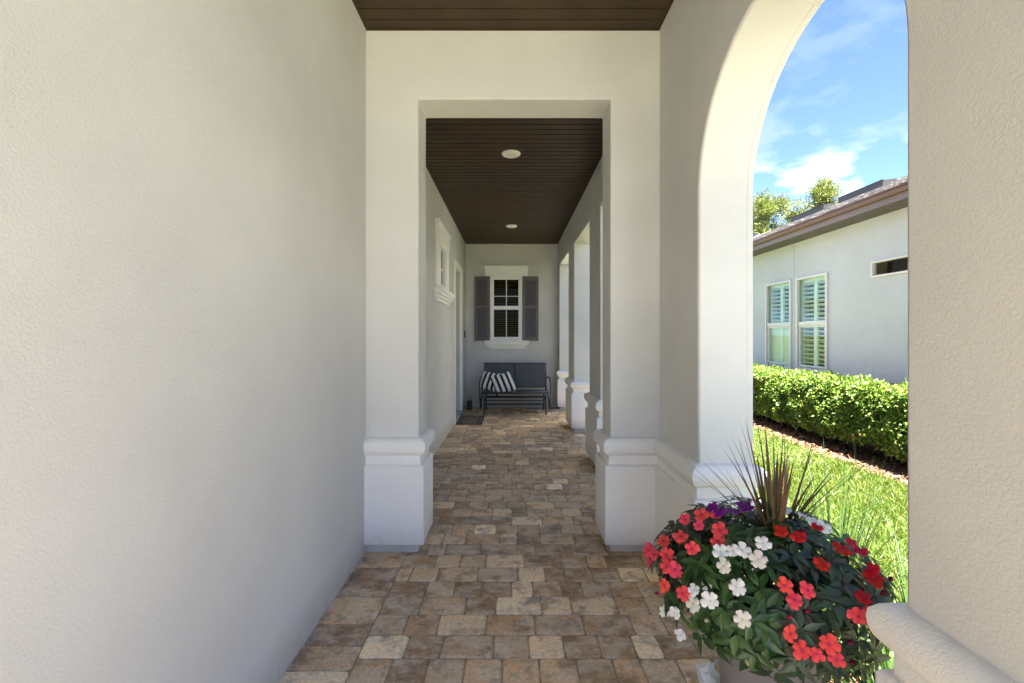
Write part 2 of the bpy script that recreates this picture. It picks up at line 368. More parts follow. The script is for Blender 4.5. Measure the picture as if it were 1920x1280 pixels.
M_BORDER = leafmat('border_grass_blade', [(0, (.012, .032, .006)), (.6, (.028, .06, .010)), (1, (.055, .10, .02))], spec=.2, rough=.5, transl=.3)
def petal(name, lo, hi, ctr=None):
    m, t, b = mat(name); ctr = ctr or tuple(c * .6 for c in lo)
    a = nd(t, 'ShaderNodeAttribute'); a.attribute_name = 'rad'; a1 = nd(t, 'ShaderNodeAttribute'); a1.attribute_name = 'rnd'
    c1 = ramp(t, a.outputs['Fac'], [(0, ctr), (.10, ctr), (.24, lo), (1, hi)])
    oi = nd(t, 'ShaderNodeObjectInfo'); hs = nd(t, 'ShaderNodeHueSaturation')
    mr1 = nd(t, 'ShaderNodeMapRange'); mr1.inputs['To Min'].default_value = .488; mr1.inputs['To Max'].default_value = .506; t.links.new(oi.outputs['Random'], mr1.inputs['Value']); t.links.new(mr1.outputs[0], hs.inputs['Hue'])
    mr2 = nd(t, 'ShaderNodeMapRange'); mr2.inputs['To Min'].default_value = .78; mr2.inputs['To Max'].default_value = 1.12; t.links.new(a1.outputs['Fac'], mr2.inputs['Value']); t.links.new(mr2.outputs[0], hs.inputs['Value'])
    t.links.new(c1, hs.inputs['Color'])
    col = hs.outputs['Color']; t.links.new(col, b.inputs['Base Color']); b.inputs['Roughness'].default_value = .6; b.inputs['Specular IOR Level'].default_value = .2
    tr = nd(t, 'ShaderNodeBsdfTranslucent'); t.links.new(col, tr.inputs['Color']); ms = nd(t, 'ShaderNodeMixShader'); ms.inputs[0].default_value = .3
    t.links.new(b.outputs[0], ms.inputs[1]); t.links.new(tr.outputs[0], ms.inputs[2]); t.links.new(ms.outputs[0], t.nodes['Material Output'].inputs['Surface'])
    return m
M_CORAL = petal('petal_coral', (.82, .055, .060), (.90, .10, .10), (.42, .015, .10))
M_RED = petal('petal_red', (.48, .007, .009), (.58, .014, .014), (.25, .004, .02))
M_WHITE = petal('petal_white', (.78, .78, .78), (.86, .86, .85), (.62, .64, .56))
M_CREAM = petal('petal_cream', (.80, .74, .64), (.86, .80, .72), (.62, .58, .40))
M_PURPLE = petal('petal_purple', (.17, .010, .22), (.24, .015, .29))
M_EYE = plain('flower_eye', (.20, .02, .10), rough=.6)
M_EYEG = plain('flower_eye_pale', (.50, .52, .30), rough=.6)
M_POT = plain('pot_taupe', (.24, .22, .22), rough=.5, var=.07, bump=.1)
M_SOILP = plain('potting_soil', (.03, .022, .016), rough=1, var=.4, scale=60, bump=1)

# ------------------------------------------------------------------ ground, paving, lawn, beds
GZ = -.05
def sheet(name, x0, x1, y0, y1, z, m):
    o = obj(name, MB().add([(x0, y0, z), (x1, y0, z), (x1, y1, z), (x0, y1, z)], [(0, 1, 2, 3)]), m, fix=False)
    return tag(o, kind='structure')
XL, XR, XRO, YP = -.944, .955, 1.229, 2.95
sheet('ground', -900, 900, -900, 900, GZ - .004, M_SOIL)
sheet('rear_bounce_sheet', -9, 7, -18, -6.5, GZ, M_BOUNCE_R)  # unseen ground sheet added behind the camera to bounce sunlight in
sheet('side_bounce_sheet', 1.70, 3.60, -6.4, .7, GZ, M_BOUNCE_S)  # unseen sheet added to the right, bounces sun onto the side wall
sheet('mulch_bed', 3.80, 5.32, -3, 22, GZ, M_MULCHG)
sheet('porch_bed', 1.26, 1.56, -1, 12, GZ, M_MULCHG)
slab = MB().box(-.96, 1.255, -1.6, 9.0, GZ - .10, -.006)
tag(obj('porch_slab', slab, M_SAND), kind='structure')

def paving():
    V = []; F = []; tone = []; rn = []
    PAL = [(.125, .086, .056), (.16, .112, .073), (.195, .142, .094), (.225, .168, .113), (.145, .110, .082), (.185, .148, .113), (.26, .208, .15), (.33, .285, .22)]
    WT = np.array([.19, .17, .16, .13, .12, .08, .09, .06]); WT /= WT.sum()
    def stone(x0, x1, y0, y1):
        g = .0017; x0 += g; x1 -= g; y0 += g; y1 -= g
        if x1 - x0 < .02 or y1 - y0 < .02: return
        cr_ = min(.012, (x1 - x0) / 3, (y1 - y0) / 3); ring = []
        def side(ax, ay, bx, by, n):
            for i in range(n):
                q = (i + .5) / n; ring.append((ax + (bx - ax) * q, ay + (by - ay) * q))
        # rounded rect, counter clockwise with jitter
        side(x0 + cr_, y0, x1 - cr_, y0, 4); ring.append((x1 - cr_ * .35, y0 + cr_ * .35)); side(x1, y0 + cr_, x1, y1 - cr_, 4); ring.append((x1 - cr_ * .35, y1 - cr_ * .35))
        side(x1 - cr_, y1, x0 + cr_, y1, 4); ring.append((x0 + cr_ * .35, y1 - cr_ * .35)); side(x0, y1 - cr_, x0, y0 + cr_, 4); ring.append((x0 + cr_ * .35, y0 + cr_ * .35))
        ring = [(a + random.gauss(0, .0011), c + random.gauss(0, .0011)) for a, c in ring]
        mx_, my_ = (x0 + x1) / 2, (y0 + y1) / 2; n = len(ring); zt = random.gauss(0, .0008); sx = random.gauss(0, .005); sy = random.gauss(0, .005)
        b0 = len(V)
        for (ins, z) in ((0, -.03), (0, -.0065), (.0035, -.0018), (.010, 0)):
            for (a, c) in ring:
                dx, dy = a - mx_, c - my_
                ka = 1 - ins / max(abs(x1 - x0) / 2, .01); kb = 1 - ins / max(abs(y1 - y0) / 2, .01)
                V.append((mx_ + dx * ka, my_ + dy * kb, z + zt + sx * dx + sy * dy + (random.gauss(0, .0005) if ins else 0)))
        for k in range(3):
            for j in range(n): F.append((b0 + k * n + j, b0 + k * n + (j + 1) % n, b0 + (k + 1) * n + (j + 1) % n, b0 + (k + 1) * n + j))
        F.append(tuple(b0 + 3 * n + j for j in range(n)))
        base = np.array(PAL[rng.choice(len(PAL), p=WT)]) * np.array([3.2, 2.9, 2.42]) * random.uniform(.88, 1.15); r_ = random.random()
        tone.extend([(*base, 1)] * (4 * n)); rn.extend([r_] * (4 * n))
    y = -1.6; xb0, xb1 = XL + .01, -.675
    while y < 8.98:                                         # border course along the wall
        h = random.choice((.155, .16, .155, .23))
        stone(xb0 - .02, xb1, y, min(y + h, 8.99)); y += h
    y = -1.6
    while y < 8.95:
        x = xb1; h = .1555; first = random.choice((.08, .12, .16, .2))
        x += 0
        wlast = first; stone(x, x + first, y, y + h); x += first
        while x < 1.25:
            wd = random.choice((.118, .157, .157, .157, .16, .235, .235)); x1 = min(x + wd, 1.25)
            if 1.25 - x1 < .05: x1 = 1.25
            stone(x, x1, y, y + h); x = x1
        y += h
    me = bpy.data.meshes.new('paving'); me.from_pydata(V, [], F); me.materials.append(M_PAVE)
    ca = me.attributes.new('tone', 'FLOAT_COLOR', 'POINT'); ca.data.foreach_set('color', np.array(tone, np.float32).ravel())
    ra = me.attributes.new('rnd', 'FLOAT', 'POINT'); ra.data.foreach_set('value', np.array(rn, np.float32))
    me.polygons.foreach_set('use_smooth', [len(f) == 4 for f in F])
    o = bpy.data.objects.new('paving', me); finish(o, Vector((0, 0, 0)), None)
    return tag(o, kind='structure')
paving()

# ------------------------------------------------------------------ our house
house = empty('stucco_house', (0, 4, 0))
tag(house, 'light greige stucco house whose covered porch with brown plank ceiling frames the view', 'house')
def grid_wall(us, vs, solid, a0, a1, axis):
    """wall from a grid of cells; axis 'x': plane along y(u)/z(v), thickness a0..a1 in x; axis 'y': u = x"""
    mb = MB(); nu, nv = len(us) - 1, len(vs) - 1
    P = (lambda u, v, a: (a, u, v)) if axis == 'x' else (lambda u, v, a: (u, a, v))
    S = lambda i, j: 0 <= i < nu and 0 <= j < nv and solid(i, j)
    idx = {}
    def vid(i, j, k):
        if (i, j, k) not in idx:
            idx[(i, j, k)] = len(mb.v); mb.v.append(P(us[i], vs[j], (a0, a1)[k]))
        return idx[(i, j, k)]
    for i in range(nu):
        for j in range(nv):
            if not S(i, j): continue
            fs = [[(i, j, 0), (i + 1, j, 0), (i + 1, j + 1, 0), (i, j + 1, 0)], [(i, j, 1), (i + 1, j, 1), (i + 1, j + 1, 1), (i, j + 1, 1)]]
            if not S(i - 1, j): fs.append([(i, j, 0), (i, j + 1, 0), (i, j + 1, 1), (i, j, 1)])
            if not S(i + 1, j): fs.append([(i + 1, j, 0), (i + 1, j + 1, 0), (i + 1, j + 1, 1), (i + 1, j, 1)])
            if not S(i, j - 1): fs.append([(i, j, 0), (i + 1, j, 0), (i + 1, j, 1), (i, j, 1)])
            if not S(i, j + 1): fs.append([(i, j + 1, 0), (i + 1, j + 1, 0), (i + 1, j + 1, 1), (i, j + 1, 1)])
            for f in fs: mb.f.append([vid(*q) for q in f]); mb.m.append(0)
    return mb
BV = .011
ZC1, ZC2, ZTOP = 3.375, 3.18, 3.60
# front side wall
obj('side_wall', MB().box(XL - .25, XL, -1.5, YP, -.03, ZTOP), M_WALL, house, bevel=BV)['label'] = 'large blank stucco wall at the side'
# partition with the square opening
OX0, OX1, OZ, YB = -.607, .638, 2.925, 3.215
obj('partition_wall', grid_wall([XL - .25, OX0, OX1, XRO - .004], [-.03, OZ, ZTOP], lambda i, j: not (i == 1 and j == 0), YP, YB, 'y'), M_WALL, house, bevel=BV)['label'] = 'stucco wall with square cased opening'
# arch wall
AY0, AY1, AZ = 1.105, 2.33, 2.11
def arch_wall():
    mb = MB(); yc, r = (AY0 + AY1) / 2, (AY1 - AY0) / 2; n = 48; y0, y1 = .58, YP - .003; zt = ZTOP; zb = -.03
    arc = [(yc - r * math.cos(math.pi * i / n), AZ + r * math.sin(math.pi * i / n)) for i in range(n + 1)]
    def face(x):
        ps = [(y0, zb), (AY0, zb)] + arc + [(AY1, zb), (y1, zb), (y1, zt), (y0, zt)]
        base = len(mb.v); mb.v.extend([(x, p[0], p[1]) for p in ps]); mb.f.append([base + i for i in range(len(ps))]); mb.m.append(0)
    face(XR); face(XRO)
    def band(ps):
        for p, q_ in zip(ps, ps[1:]):
            base = len(mb.v); mb.v.extend([(XR, *p), (XR, *q_), (XRO, *q_), (XRO, *p)]); mb.f.append([base, base + 1, base + 2, base + 3]); mb.m.append(0)
    band([(AY0, zb)] + arc + [(AY1, zb)])
    band([(y0, zb), (y0, zt)]); band([(y1, zt), (y1, zb)])
    band([(y0, zt), (y1, zt)]); band([(y0, zb), (AY0, zb)]); band([(AY1, zb), (y1, zb)])
    return mb, yc, r
amb, AYC, AR = arch_wall()
aw = obj('arch_wall', amb, M_WALL, house, bevel=BV, ang=40, merge=True); smooth_by_angle(aw, 40); aw['label'] = 'stucco wall with tall round arch'
# raised outer band of the arch
n = 48; ban = MB()
ri, ro, x0b, x1b = AR - .0015, AR + .13, XRO - .028, XRO + .005
vs = []; fs = []
for i in range(-1, n + 2):
    a = math.pi * min(max(i, 0), n) / n
    for (r_, x_) in ((ri, x0b), (ri, x1b), (ro, x1b), (ro, x0b)): vs.append((x_, AYC - r_ * math.cos(a), .72 if i in (-1, n + 1) else AZ + r_ * math.sin(a)))
for i in range(n + 2):
    for j in range(4): fs.append((i * 4 + j, i * 4 + (j + 1) % 4, (i + 1) * 4 + (j + 1) % 4, (i + 1) * 4 + j))
fs += [(0, 1, 2, 3), tuple((n + 2) * 4 + j for j in (3, 2, 1, 0))]
md = aw.modifiers.new('weighted', 'WEIGHTED_NORMAL'); md.keep_sharp = True
ab_ = obj('arch_band', ban.add(vs, fs), M_WALL, aw, bevel=.004); smooth_by_angle(ab_, 40)

# corridor walls
CX0, CX1, CXO, YE = -.91, .898, 1.16, 8.91
cw = obj('corridor_wall', grid_wall([YB, 5.70, 6.12, 7.22, 8.17, YE + .2], [-.03, .06, 2.02, 2.50, 2.56, ZTOP], lambda i, j: not ((i == 1 and j in (2, 3)) or (i == 3 and j in (1, 2))) , CX0 - .30, CX0, 'x'), M_WALL, house, bevel=.008)
cw['label'] = 'stucco wall with entry door and small high window'
HX0, HX1, HZ0, HZ1 = -.40, .182, 1.29, 2.53
obj('end_wall', grid_wall([CX0, HX0, HX1, 3.2], [-.03, HZ0, HZ1, ZTOP], lambda i, j: not (i == 1 and j == 1), YE, YE + .3, 'y'), M_WALL, house, bevel=.008)['label'] = 'stucco wall closing the far end of the porch'
cols = [(3.217, 3.33), (4.64, 5.28), (6.60, 7.23), (8.61, YE - .003)]
ys = sorted({v for c in cols for v in c})
obj('porch_header', grid_wall(ys, [-.03 + 2.75, ZTOP], lambda i, j: True, CX1, CXO, 'x'), M_WALL, house, bevel=.008)
for k, (a, b_) in enumerate(cols):
    o = obj('column', MB().box(CX1, CXO, a, b_, -.03, 2.7195), M_WALL, house, bevel=BV if 0 < k < 3 else .004)
def base_profile(h=0):
    pr = [(-.004, .0575), (.036, .058), (.040, .060), (.042, .070), (.042, .556), (.034, .566), (.017, .569), (.0165, .628)]
    for i in range(9):
        a = -math.pi / 2 + math.pi * i / 8
        pr.append((.022 + .034 * math.cos(a) if i < 6 else .022 * (1 - (i - 5) / 3) + .034 * math.cos(a), .688 + .056 * math.sin(a)))
    pr[-1] = (-.004, .745)
    return pr
def base(path, closed, parent):
    o = obj('column_base' if parent.name.startswith('column') else 'wall_base', MB().sweep(path, base_profile(), closed), M_BASE, parent, merge=True)
    smooth_by_angle(o, 45); md = o.modifiers.new('bevel', 'BEVEL'); md.width = .006; md.segments = 2; md.limit_method = 'ANGLE'; md.angle_limit = R(45)
    return o
pw = [o for o in house.children if o.name == 'partition_wall'][0]
base([(XL, YP), (OX0, YP), (OX0, YB), (CX0, YB)], False, pw)
base([(CX1, 3.33), (CX1, YB), (OX1, YB), (OX1, YP), (XR, YP), (XR, AY1), (XRO, AY1), (XRO, 3.33)], False, aw)
base([(XRO, AY0), (XR, AY0), (XR, .58), (XRO, .58)], True, aw)
ccs = [o for o in house.children if o.name.startswith('column')]
for o, (a, b_) in list(zip(ccs, cols))[1:3]:
    base([(CXO, b_), (CX1, b_), (CX1, a), (CXO, a)], True, o)
base([(CX1, YE), (CX1, 8.61), (CXO, 8.61), (CXO, YE)], False, ccs[3])

# ceilings
def planks(x0, x1, y0, y1, z, pitch, along='x'):
    mb = MB(); y = y1
    g = .016 if pitch < .097 else .009
    while y > y0 + .02:
        ya = max(y0, y - pitch)
        # plank with a shallow centre bead
        mid = (y + ya) / 2
        mb.box(x0, x1, ya + g, y, z, z + .03)
        y = ya
    mb.box(x0, x1, y0, y1, z + .0145, z + .05, 1)
    mb.box(x0, x0 + .016, y0, y1, z - .006, z - .0005); mb.box(x1 - .016, x1, y0, y1, z - .006, z - .0005); mb.box(x0, x1, y1 - .012, y1, z - .006, z - .0007)
    return mb
obj('plank_ceiling', planks(XL + .001, XR - .001, -1.45, YP - .001, ZC1, .098), [M_CEIL, M_CEILD], house)['label'] = 'dark brown plank ceiling right overhead'
obj('plank_ceiling', planks(CX0 + .001, CX1 - .001, YB + .001, YE - .001, ZC2, .0955), [M_CEIL, M_CEILD], house)['label'] = 'dark brown plank ceiling above the long porch'
# roof slab and eave over it, out of view, edges set to block the sun
rf = MB(); rf.box(-7, 1.42, -1.5, 14, ZTOP + .002, ZTOP + .14); 
obj('roof', rf, M_SHING, house)
sf = MB(); sf.box(XRO + .001, 1.39, -1.48, 9.0, 3.29, 3.33); sf.box(1.3905, 1.42, -1.48, 9.0, 3.335, ZTOP); obj('soffit', sf, M_SOFF, house)

# end window
EY = YE
win = empty('window', ((HX0 + HX1) / 2, EY, HZ0), house); win['label'] = 'white sash window with blinds and louvred shutters'
fr = MB(); yf0, yf1 = EY - .022, EY + .05
def ring(mb, x0, x1, z0, z1, wd, y0, y1, axis='y', wb=None, wt=None):
    wb = wb or wd; wt = wt or wd
    P = (lambda a, b, c, d, e, f: mb.box(a, b, c, d, e, f)) if axis == 'y' else (lambda a, b, c, d, e, f: mb.box(c, d, a, b, e, f))
    P(x0, x0 + wd, y0, y1, z0, z1); P(x1 - wd, x1, y0, y1, z0, z1); P(x0 + wd, x1 - wd, y0, y1, z0, z0 + wb); P(x0 + wd, x1 - wd, y0, y1, z1 - wt, z1)
gx0, gx1 = -.352, .140
ring(fr, -.425, .196, 1.287, 2.546, .048, yf0, yf1, wb=.045)
ring(fr, -.377, .148, 1.332, 2.498, .022, EY - .008, EY + .05)
fr.box(-.355, .126, EY - .014, EY + .05, 1.888, 1.962)
fr.box(-.118, -.103, EY + .008, EY + .04, 1.35, 1.888); fr.box(-.118, -.103, EY + .006, EY + .04, 1.962, 2.477); fr.box(-.355, .126, EY + .010, EY + .035, 2.145, 2.158)
obj('frame', fr, M_VINYL, win, bevel=.003)
obj('pane', MB().box(-.354, .125, EY + .022, EY + .027, 1.353, 2.476), M_GLASS, win)
bl = MB()
for i in range(26):
    z = 1.36 + i * .0435; a = R(28)
    bl.box(-.36, .14, -.022, .022, -.0015, .0015, M=Matrix.Translation((0, EY + .10, z)) @ Matrix.Rotation(a, 4, 'X'))
obj('blind', bl, M_BLIND, win)
obj('room_shade_board', MB().box(HX0 - .4, HX1 + .4, EY + .31, EY + .36, 1.0, 2.8), M_DARK, win)  # board behind the glass, room shade put into its black colour
def moulded(mb, x0, x1, y_wall, steps, axis='y', sgn=-1):
    # stack of boxes (z0, z1, projection, end inset)
    for (z0, z1, p, ins) in steps:
        if axis == 'y': mb.box(x0 + ins, x1 - ins, y_wall + sgn * p, y_wall + .01, z0, z1)
        else:
            a, b_ = sorted((y_wall + sgn * p, y_wall - sgn * .01)); mb.box(a, b_, x0 + ins, x1 - ins, z0, z1)
    return mb
obj('header', moulded(MB(), -.534, .320, EY, [(2.548, 2.70, .035, .006), (2.7005, 2.748, .05, 0)]), M_TRIM, win, bevel=.006)
obj('sill', moulded(MB(), -.533, .331, EY, [(1.232, 1.286, .10, 0), (1.198, 1.2315, .075, .03), (1.168, 1.1975, .055, .055), (1.139, 1.1675, .035, .09)]), M_TRIM, win, bevel=.010, seg=3)
def shutter(x0, x1):
    z0, z1 = 1.275, 2.535; y1 = EY - .002; y0 = EY - .036; mb = MB(); st = .052
    mb.box(x0, x0 + st, y0, y1, z0, z1); mb.box(x1 - st, x1, y0, y1, z0, z1)
    zm = 1.938
    for a, b_ in ((z0, z0 + .075), (zm - .022, zm + .022), (z1 - .075, z1)): mb.box(x0 + st, x1 - st, y0 + .001, y1, a, b_)
    sh = obj('shutter', mb, M_SHUT, win, bevel=.003)
    for a, b_ in ((z0 + .075, zm - .022), (zm + .022, z1 - .075)):
        lm = MB(); nn_ = 10; dz = (b_ - a) / nn_
        for i in range(nn_):
            lm.box(x0 + st - .002, x1 - st + .002, -.005, .005, -dz * .62, dz * .62, M=Matrix.Translation((0, EY - .020, a + dz * (i + .5))) @ Matrix.Rotation(R(-24), 4, 'X'))
        obj('louvre', lm, M_SHUT, sh)
    return sh
shutter(-.734, -.432); shutter(.206, .518)
# small high window in the corridor wall
w2 = empty('window', (CX0, 5.9, 2.0), house); w2['label'] = 'small high window with thick white surround'
mb = MB(); ring(mb, 5.42, 6.39, 1.965, 2.56, .25, CX0 - .06, CX0 + .028, 'x', wb=.05, wt=.02)
obj('surround', mb, M_TRIM, w2, bevel=.004)
mb = MB(); ring(mb, 5.665, 6.145, 2.012, 2.542, .035, CX0 - .055, CX0 + .012, 'x'); mb.box(CX0 - .03, CX0 - .01, 5.69, 6.11, 2.24, 2.265); obj('frame', mb, M_VINYL, w2, bevel=.003)
obj('pane', MB().box(CX0 - .032, CX0 - .027, 5.70, 6.12, 2.03, 2.53), M_GLASS, w2)
obj('room_shade_board', MB().box(CX0 - .36, CX0 - .302, 5.3, 6.5, 1.7, 2.9), M_DARK, w2)  # black board closing the opening, painted as an unlit room
obj('header', moulded(MB(), 5.39, 6.42, CX0, [(2.561, 2.73, .035, .006), (2.7305, 2.785, .05, 0)], 'x', 1), M_TRIM, w2, bevel=.006)
obj('sill', moulded(MB(), 5.31, 6.45, CX0, [(1.91, 1.9645, .105, 0), (1.875, 1.9095, .085, .03), (1.84, 1.8745, .06, .055), (1.80, 1.8395, .035, .09)], 'x', 1), M_TRIM, w2, bevel=.010, seg=3)
# entry door
dr = empty('door', (CX0, 7.7, 0), house); dr['label'] = 'white entry door set deep in the wall'
mb = MB(); mb.box(CX0 - .03, CX0 + .018, 7.135, 7.235, .0, 2.59); mb.box(CX0 - .03, CX0 + .018, 8.155, 8.255, 0, 2.59); mb.box(CX0 - .03, CX0 + .018, 7.2355, 8.1545, 2.485, 2.59)
obj('casing', mb, M_TRIM, dr, bevel=.004)
dl = MB(); dl.box(CX0 - .19, CX0 - .145, 7.222, 8.168, .075, 2.497)
leaf = obj('leaf', dl, M_DOOR, dr, bevel=.003)
obj('threshold', MB().box(CX0 - .2, CX0 + .03, 7.236, 8.154, .002, .065), M_CONC, dr, bevel=.008)
hd = MB(); hd.box(CX0 - .1445, CX0 - .135, 7.29, 7.34, .95, 1.22); hd.tube([(CX0 - .135, 7.315, 1.16), (CX0 - .07, 7.315, 1.16), (CX0 - .07, 7.315, .99), (CX0 - .135, 7.315, .99)], .010, 8)
obj('handle', hd, M_BLACK, dr, smooth=False)
# house plates
bell = obj('doorbell', MB().box(CX0 + .001, CX0 + .02, 8.63, 8.69, 1.345, 1.475), M_BLACK, bevel=.006)
tag(bell, 'slim black doorbell on the wall beside the entry door', 'doorbell')
# ceiling lights
def ceiling_light(y, label):
    e = empty('ceiling_light', (-.008, y, ZC2)); tag(e, label, 'ceiling light', 'recessed lights in the porch ceiling')
    obj('trim_ring', MB().lathe([(.058, -.016), (.062, -.020), (.078, -.018), (.089, -.011), (.092, -.002), (.092, .0)], (-.008, y, ZC2 - .001), 40), M_VINYL, e, smooth=True)
    obj('lens', MB().lathe([(.0005, -.021), (.03, -.0205), (.05, -.018), (.0585, -.015)], (-.008, y, ZC2 - .001), 40), M_LENS, e, smooth=True)
    return e
ceiling_light(4.47, 'round white recessed ceiling light just past the square opening')
ceiling_light(7.44, 'round white recessed ceiling light above the bench end of the porch')

# ------------------------------------------------------------------ bench, pillows, mat, lantern
bench = empty('glider_bench', (.055, 8.32, 0)); tag(bench, 'charcoal metal glider bench with sling seat against the end wall', 'bench')
bx0, bx1 = -.49, .60
for x in (bx0, bx1):
    for (yf, yt) in ((8.02, 8.09), (8.64, 8.56)):
        obj('leg', MB().tube([(x, yf, 0.006), (x, yf, .02), (x, yt, .33)], .017, 10), M_BENCH, bench, smooth=True)
    obj('side_rail', MB().tube([(x, 8.075, .25), (x, 8.575, .25)], .014, 8), M_BENCH, bench, smooth=True)
for z, y, r_ in ((.245, 8.585, .020), (.172, 8.60, .010), (.10, 8.62, .015)):
    obj('rail', MB().tube([(bx0, y, z), (bx1, y, z)], r_, 8), M_BENCH, bench, smooth=True)
seat = MB(); seat.tube([(-.53, 8.05, .385), (.645, 8.05, .385)], .020, 10); seat.tube([(-.53, 8.56, .365), (.645, 8.56, .365)], .016, 8)
for x in (-.53, .055, .645): seat.tube([(x, 8.05, .384), (x, 8.56, .365)], .016, 8)
st_ = obj('seat_frame', seat, M_BENCH, bench, smooth=True)
mb = MB()
for (a, b_) in ((-.515, .04), (.07, .63)):
    mb.add([(a, 8.04, .402), (b_, 8.04, .402), (b_, 8.30, .388), (a, 8.30, .388), (b_, 8.56, .38), (a, 8.56, .38)], [(0, 1, 2, 3), (3, 2, 4, 5)])
so_ = obj('seat', mb, M_SLING, bench, smooth=True); md = so_.modifiers.new('solid', 'SOLIDIFY'); md.thickness = .006
bf = MB(); P = lambda x, z: (x, 8.57 + (z - .43) * .20, z)
bf.tube([P(-.525, .36), P(-.525, .87), P(.64, .87), P(.64, .36)], .016, 8); bf.tube([P(-.52, .435), P(.635, .435)], .013, 8); bf.tube([P(.055, .435), P(.055, .87)], .013, 8)
obj('back_frame', bf, M_BENCH, bench, smooth=True)
mb = MB()
for (a, b_) in ((-.512, .042), (.068, .627)):
    p = [P(a, .447), P(b_, .447), P(b_, .86), P(a, .86)]; mb.add([(q[0], q[1] - .003, q[2]) for q in p], [(0, 1, 2, 3)])
o = obj('backrest', mb, M_SLING, bench); md = o.modifiers.new('solid', 'SOLIDIFY'); md.thickness = .005
for x in (-.575, .69):
    xi = x + (.04 if x < 0 else -.04)
    pts = [(xi, 8.60, .60), (x, 8.56, .625), (x, 8.40, .625), (x, 8.22, .605), (x, 8.12, .565), (x, 8.09, .50), (x, 8.12, .40), (x, 8.22, .22), (x, 8.32, .085), (x, 8.40, .06), (x, 8.50, .085), (x, 8.56, .20), (xi, 8.58, .36)]
    obj('armrest', MB().tube(pts, .014, 8), M_BENCH, bench, smooth=True)
def pillow(loc, rot, label, s=.40):
    mb = MB(); n = 22; V = []; F = []
    for sgn in (1, -1):
        b0 = len(V)
        for i in range(n + 1):
            for j in range(n + 1):
                u, v = -1 + 2 * i / n, -1 + 2 * j / n
                h = max(0, (1 - u ** 4)) ** .55 * max(0, (1 - v ** 4)) ** .55
                k = 1 - .09 * (1 - abs(u * v) ** 1.0) * max(abs(u), abs(v)) ** 3
                V.append((u * s / 2 * k, sgn * (.062 * h + .002 + .006 * h * math.sin(7 * u + 3 * v)), v * s / 2 * k))
        for i in range(n):
            for j in range(n):
                q = (b0 + i * (n + 1) + j, b0 + (i + 1) * (n + 1) + j, b0 + (i + 1) * (n + 1) + j + 1, b0 + i * (n + 1) + j + 1); F.append(q if sgn < 0 else q[::-1])
    mb.add(V, F); o = obj('pillow', mb, M_PILLOW, org=(0, 0, 0), smooth=True, fix=False)
    o.location = loc; o.rotation_euler = rot
    return tag(o, label, 'pillow', 'striped pillows on the bench')
pillow((-.405, 8.37, .555), (R(-28), R(7), R(-24)), 'black and white striped pillow leaning at the bench corner, half behind another', .37)
pillow((-.155, 8.27, .535), (R(-36), R(-17), R(12)), 'black and white striped pillow tilted in front of the other pillow', .41)
dm = obj('doormat', MB().box(-.875, -.475, 7.14, 7.88, .003, .018), M_MAT, bevel=.004); tag(dm, 'brown coir doormat with dark edge stripes before the entry door', 'doormat')
ln = empty('lantern', (-.80, 8.60, 0)); tag(ln, 'small dark lantern with loop handle standing in the corner beside the bench', 'lantern')
mb = MB(); mb.lathe([(.001, .003), (.047, .003), (.050, .010), (.050, .15), (.044, .165), (.030, .175), (.001, .178)], (-.80, 8.60, 0), 20); obj('body', mb, M_CHAR, ln, smooth=True)
obj('handle', MB().tube([(-.80 + .036 * math.cos(a), 8.60, .16 + .085 * math.sin(a)) for a in np.linspace(0, math.pi, 13)], .007, 8), M_CHAR, ln, smooth=True)

# ------------------------------------------------------------------ neighbour's house
nb = empty('neighbour_house', (8, 9, GZ)); tag(nb, 'pale grey stucco house with brown gutter and shingle roof behind the hedge', 'house')
NX = 5.3; EX = 4.90
WINS = [(7.63, 8.46, .764, 2.44), (8.62, 9.48, .764, 2.44), (5.35, 6.69, 2.235, 2.465)]
us = [-2, 5.35, 6.69, 7.63, 8.46, 8.62, 9.48, 20]; vs_ = [GZ - .02, .764, 2.235, 2.44, 2.465, 3.14]
def solid(i, j):
    if i in (3, 5) and j in (1, 2): return False
    if i == 1 and j in (2, 3): return False
    return True
nw = obj('wall', grid_wall(us, vs_, solid, NX, NX + .22, 'x'), M_NWALL, nb, bevel=.006)
obj('wall', MB().box(NX + .001, 13, 19.8, 20, GZ, 3.14).box(NX + .001, 13, -2, -1.8, GZ, 3.14).box(13.001, 13.2, -2, 20, GZ, 3.14), M_NWALL, nb)
obj('control_joint', MB().box(NX - .003, NX + .002, 8.535, 8.543, 2.47, 3.10), M_PLINTH, nw)
sl = (5 / 12); Zr = 3.265; RX = 10.85
rz = lambda x: Zr + sl * (x - 4.83)
mb = MB(); ya, yb_ = -2.5, 20.5
mb.add([(4.83, ya, Zr), (4.83, yb_, Zr), (RX, yb_, rz(RX)), (RX, ya, rz(RX)), (RX * 2 - 4.83, ya, Zr), (RX * 2 - 4.83, yb_, Zr)], [(0, 3, 2, 1), (3, 4, 5, 2)])
roof = obj('roof', mb, M_SHING, nb, fix=False); md = roof.modifiers.new('solid', 'SOLIDIFY'); md.thickness = .02; md.offset = -1
mb = MB(); rr = np.random.default_rng(3)
y = -2.4
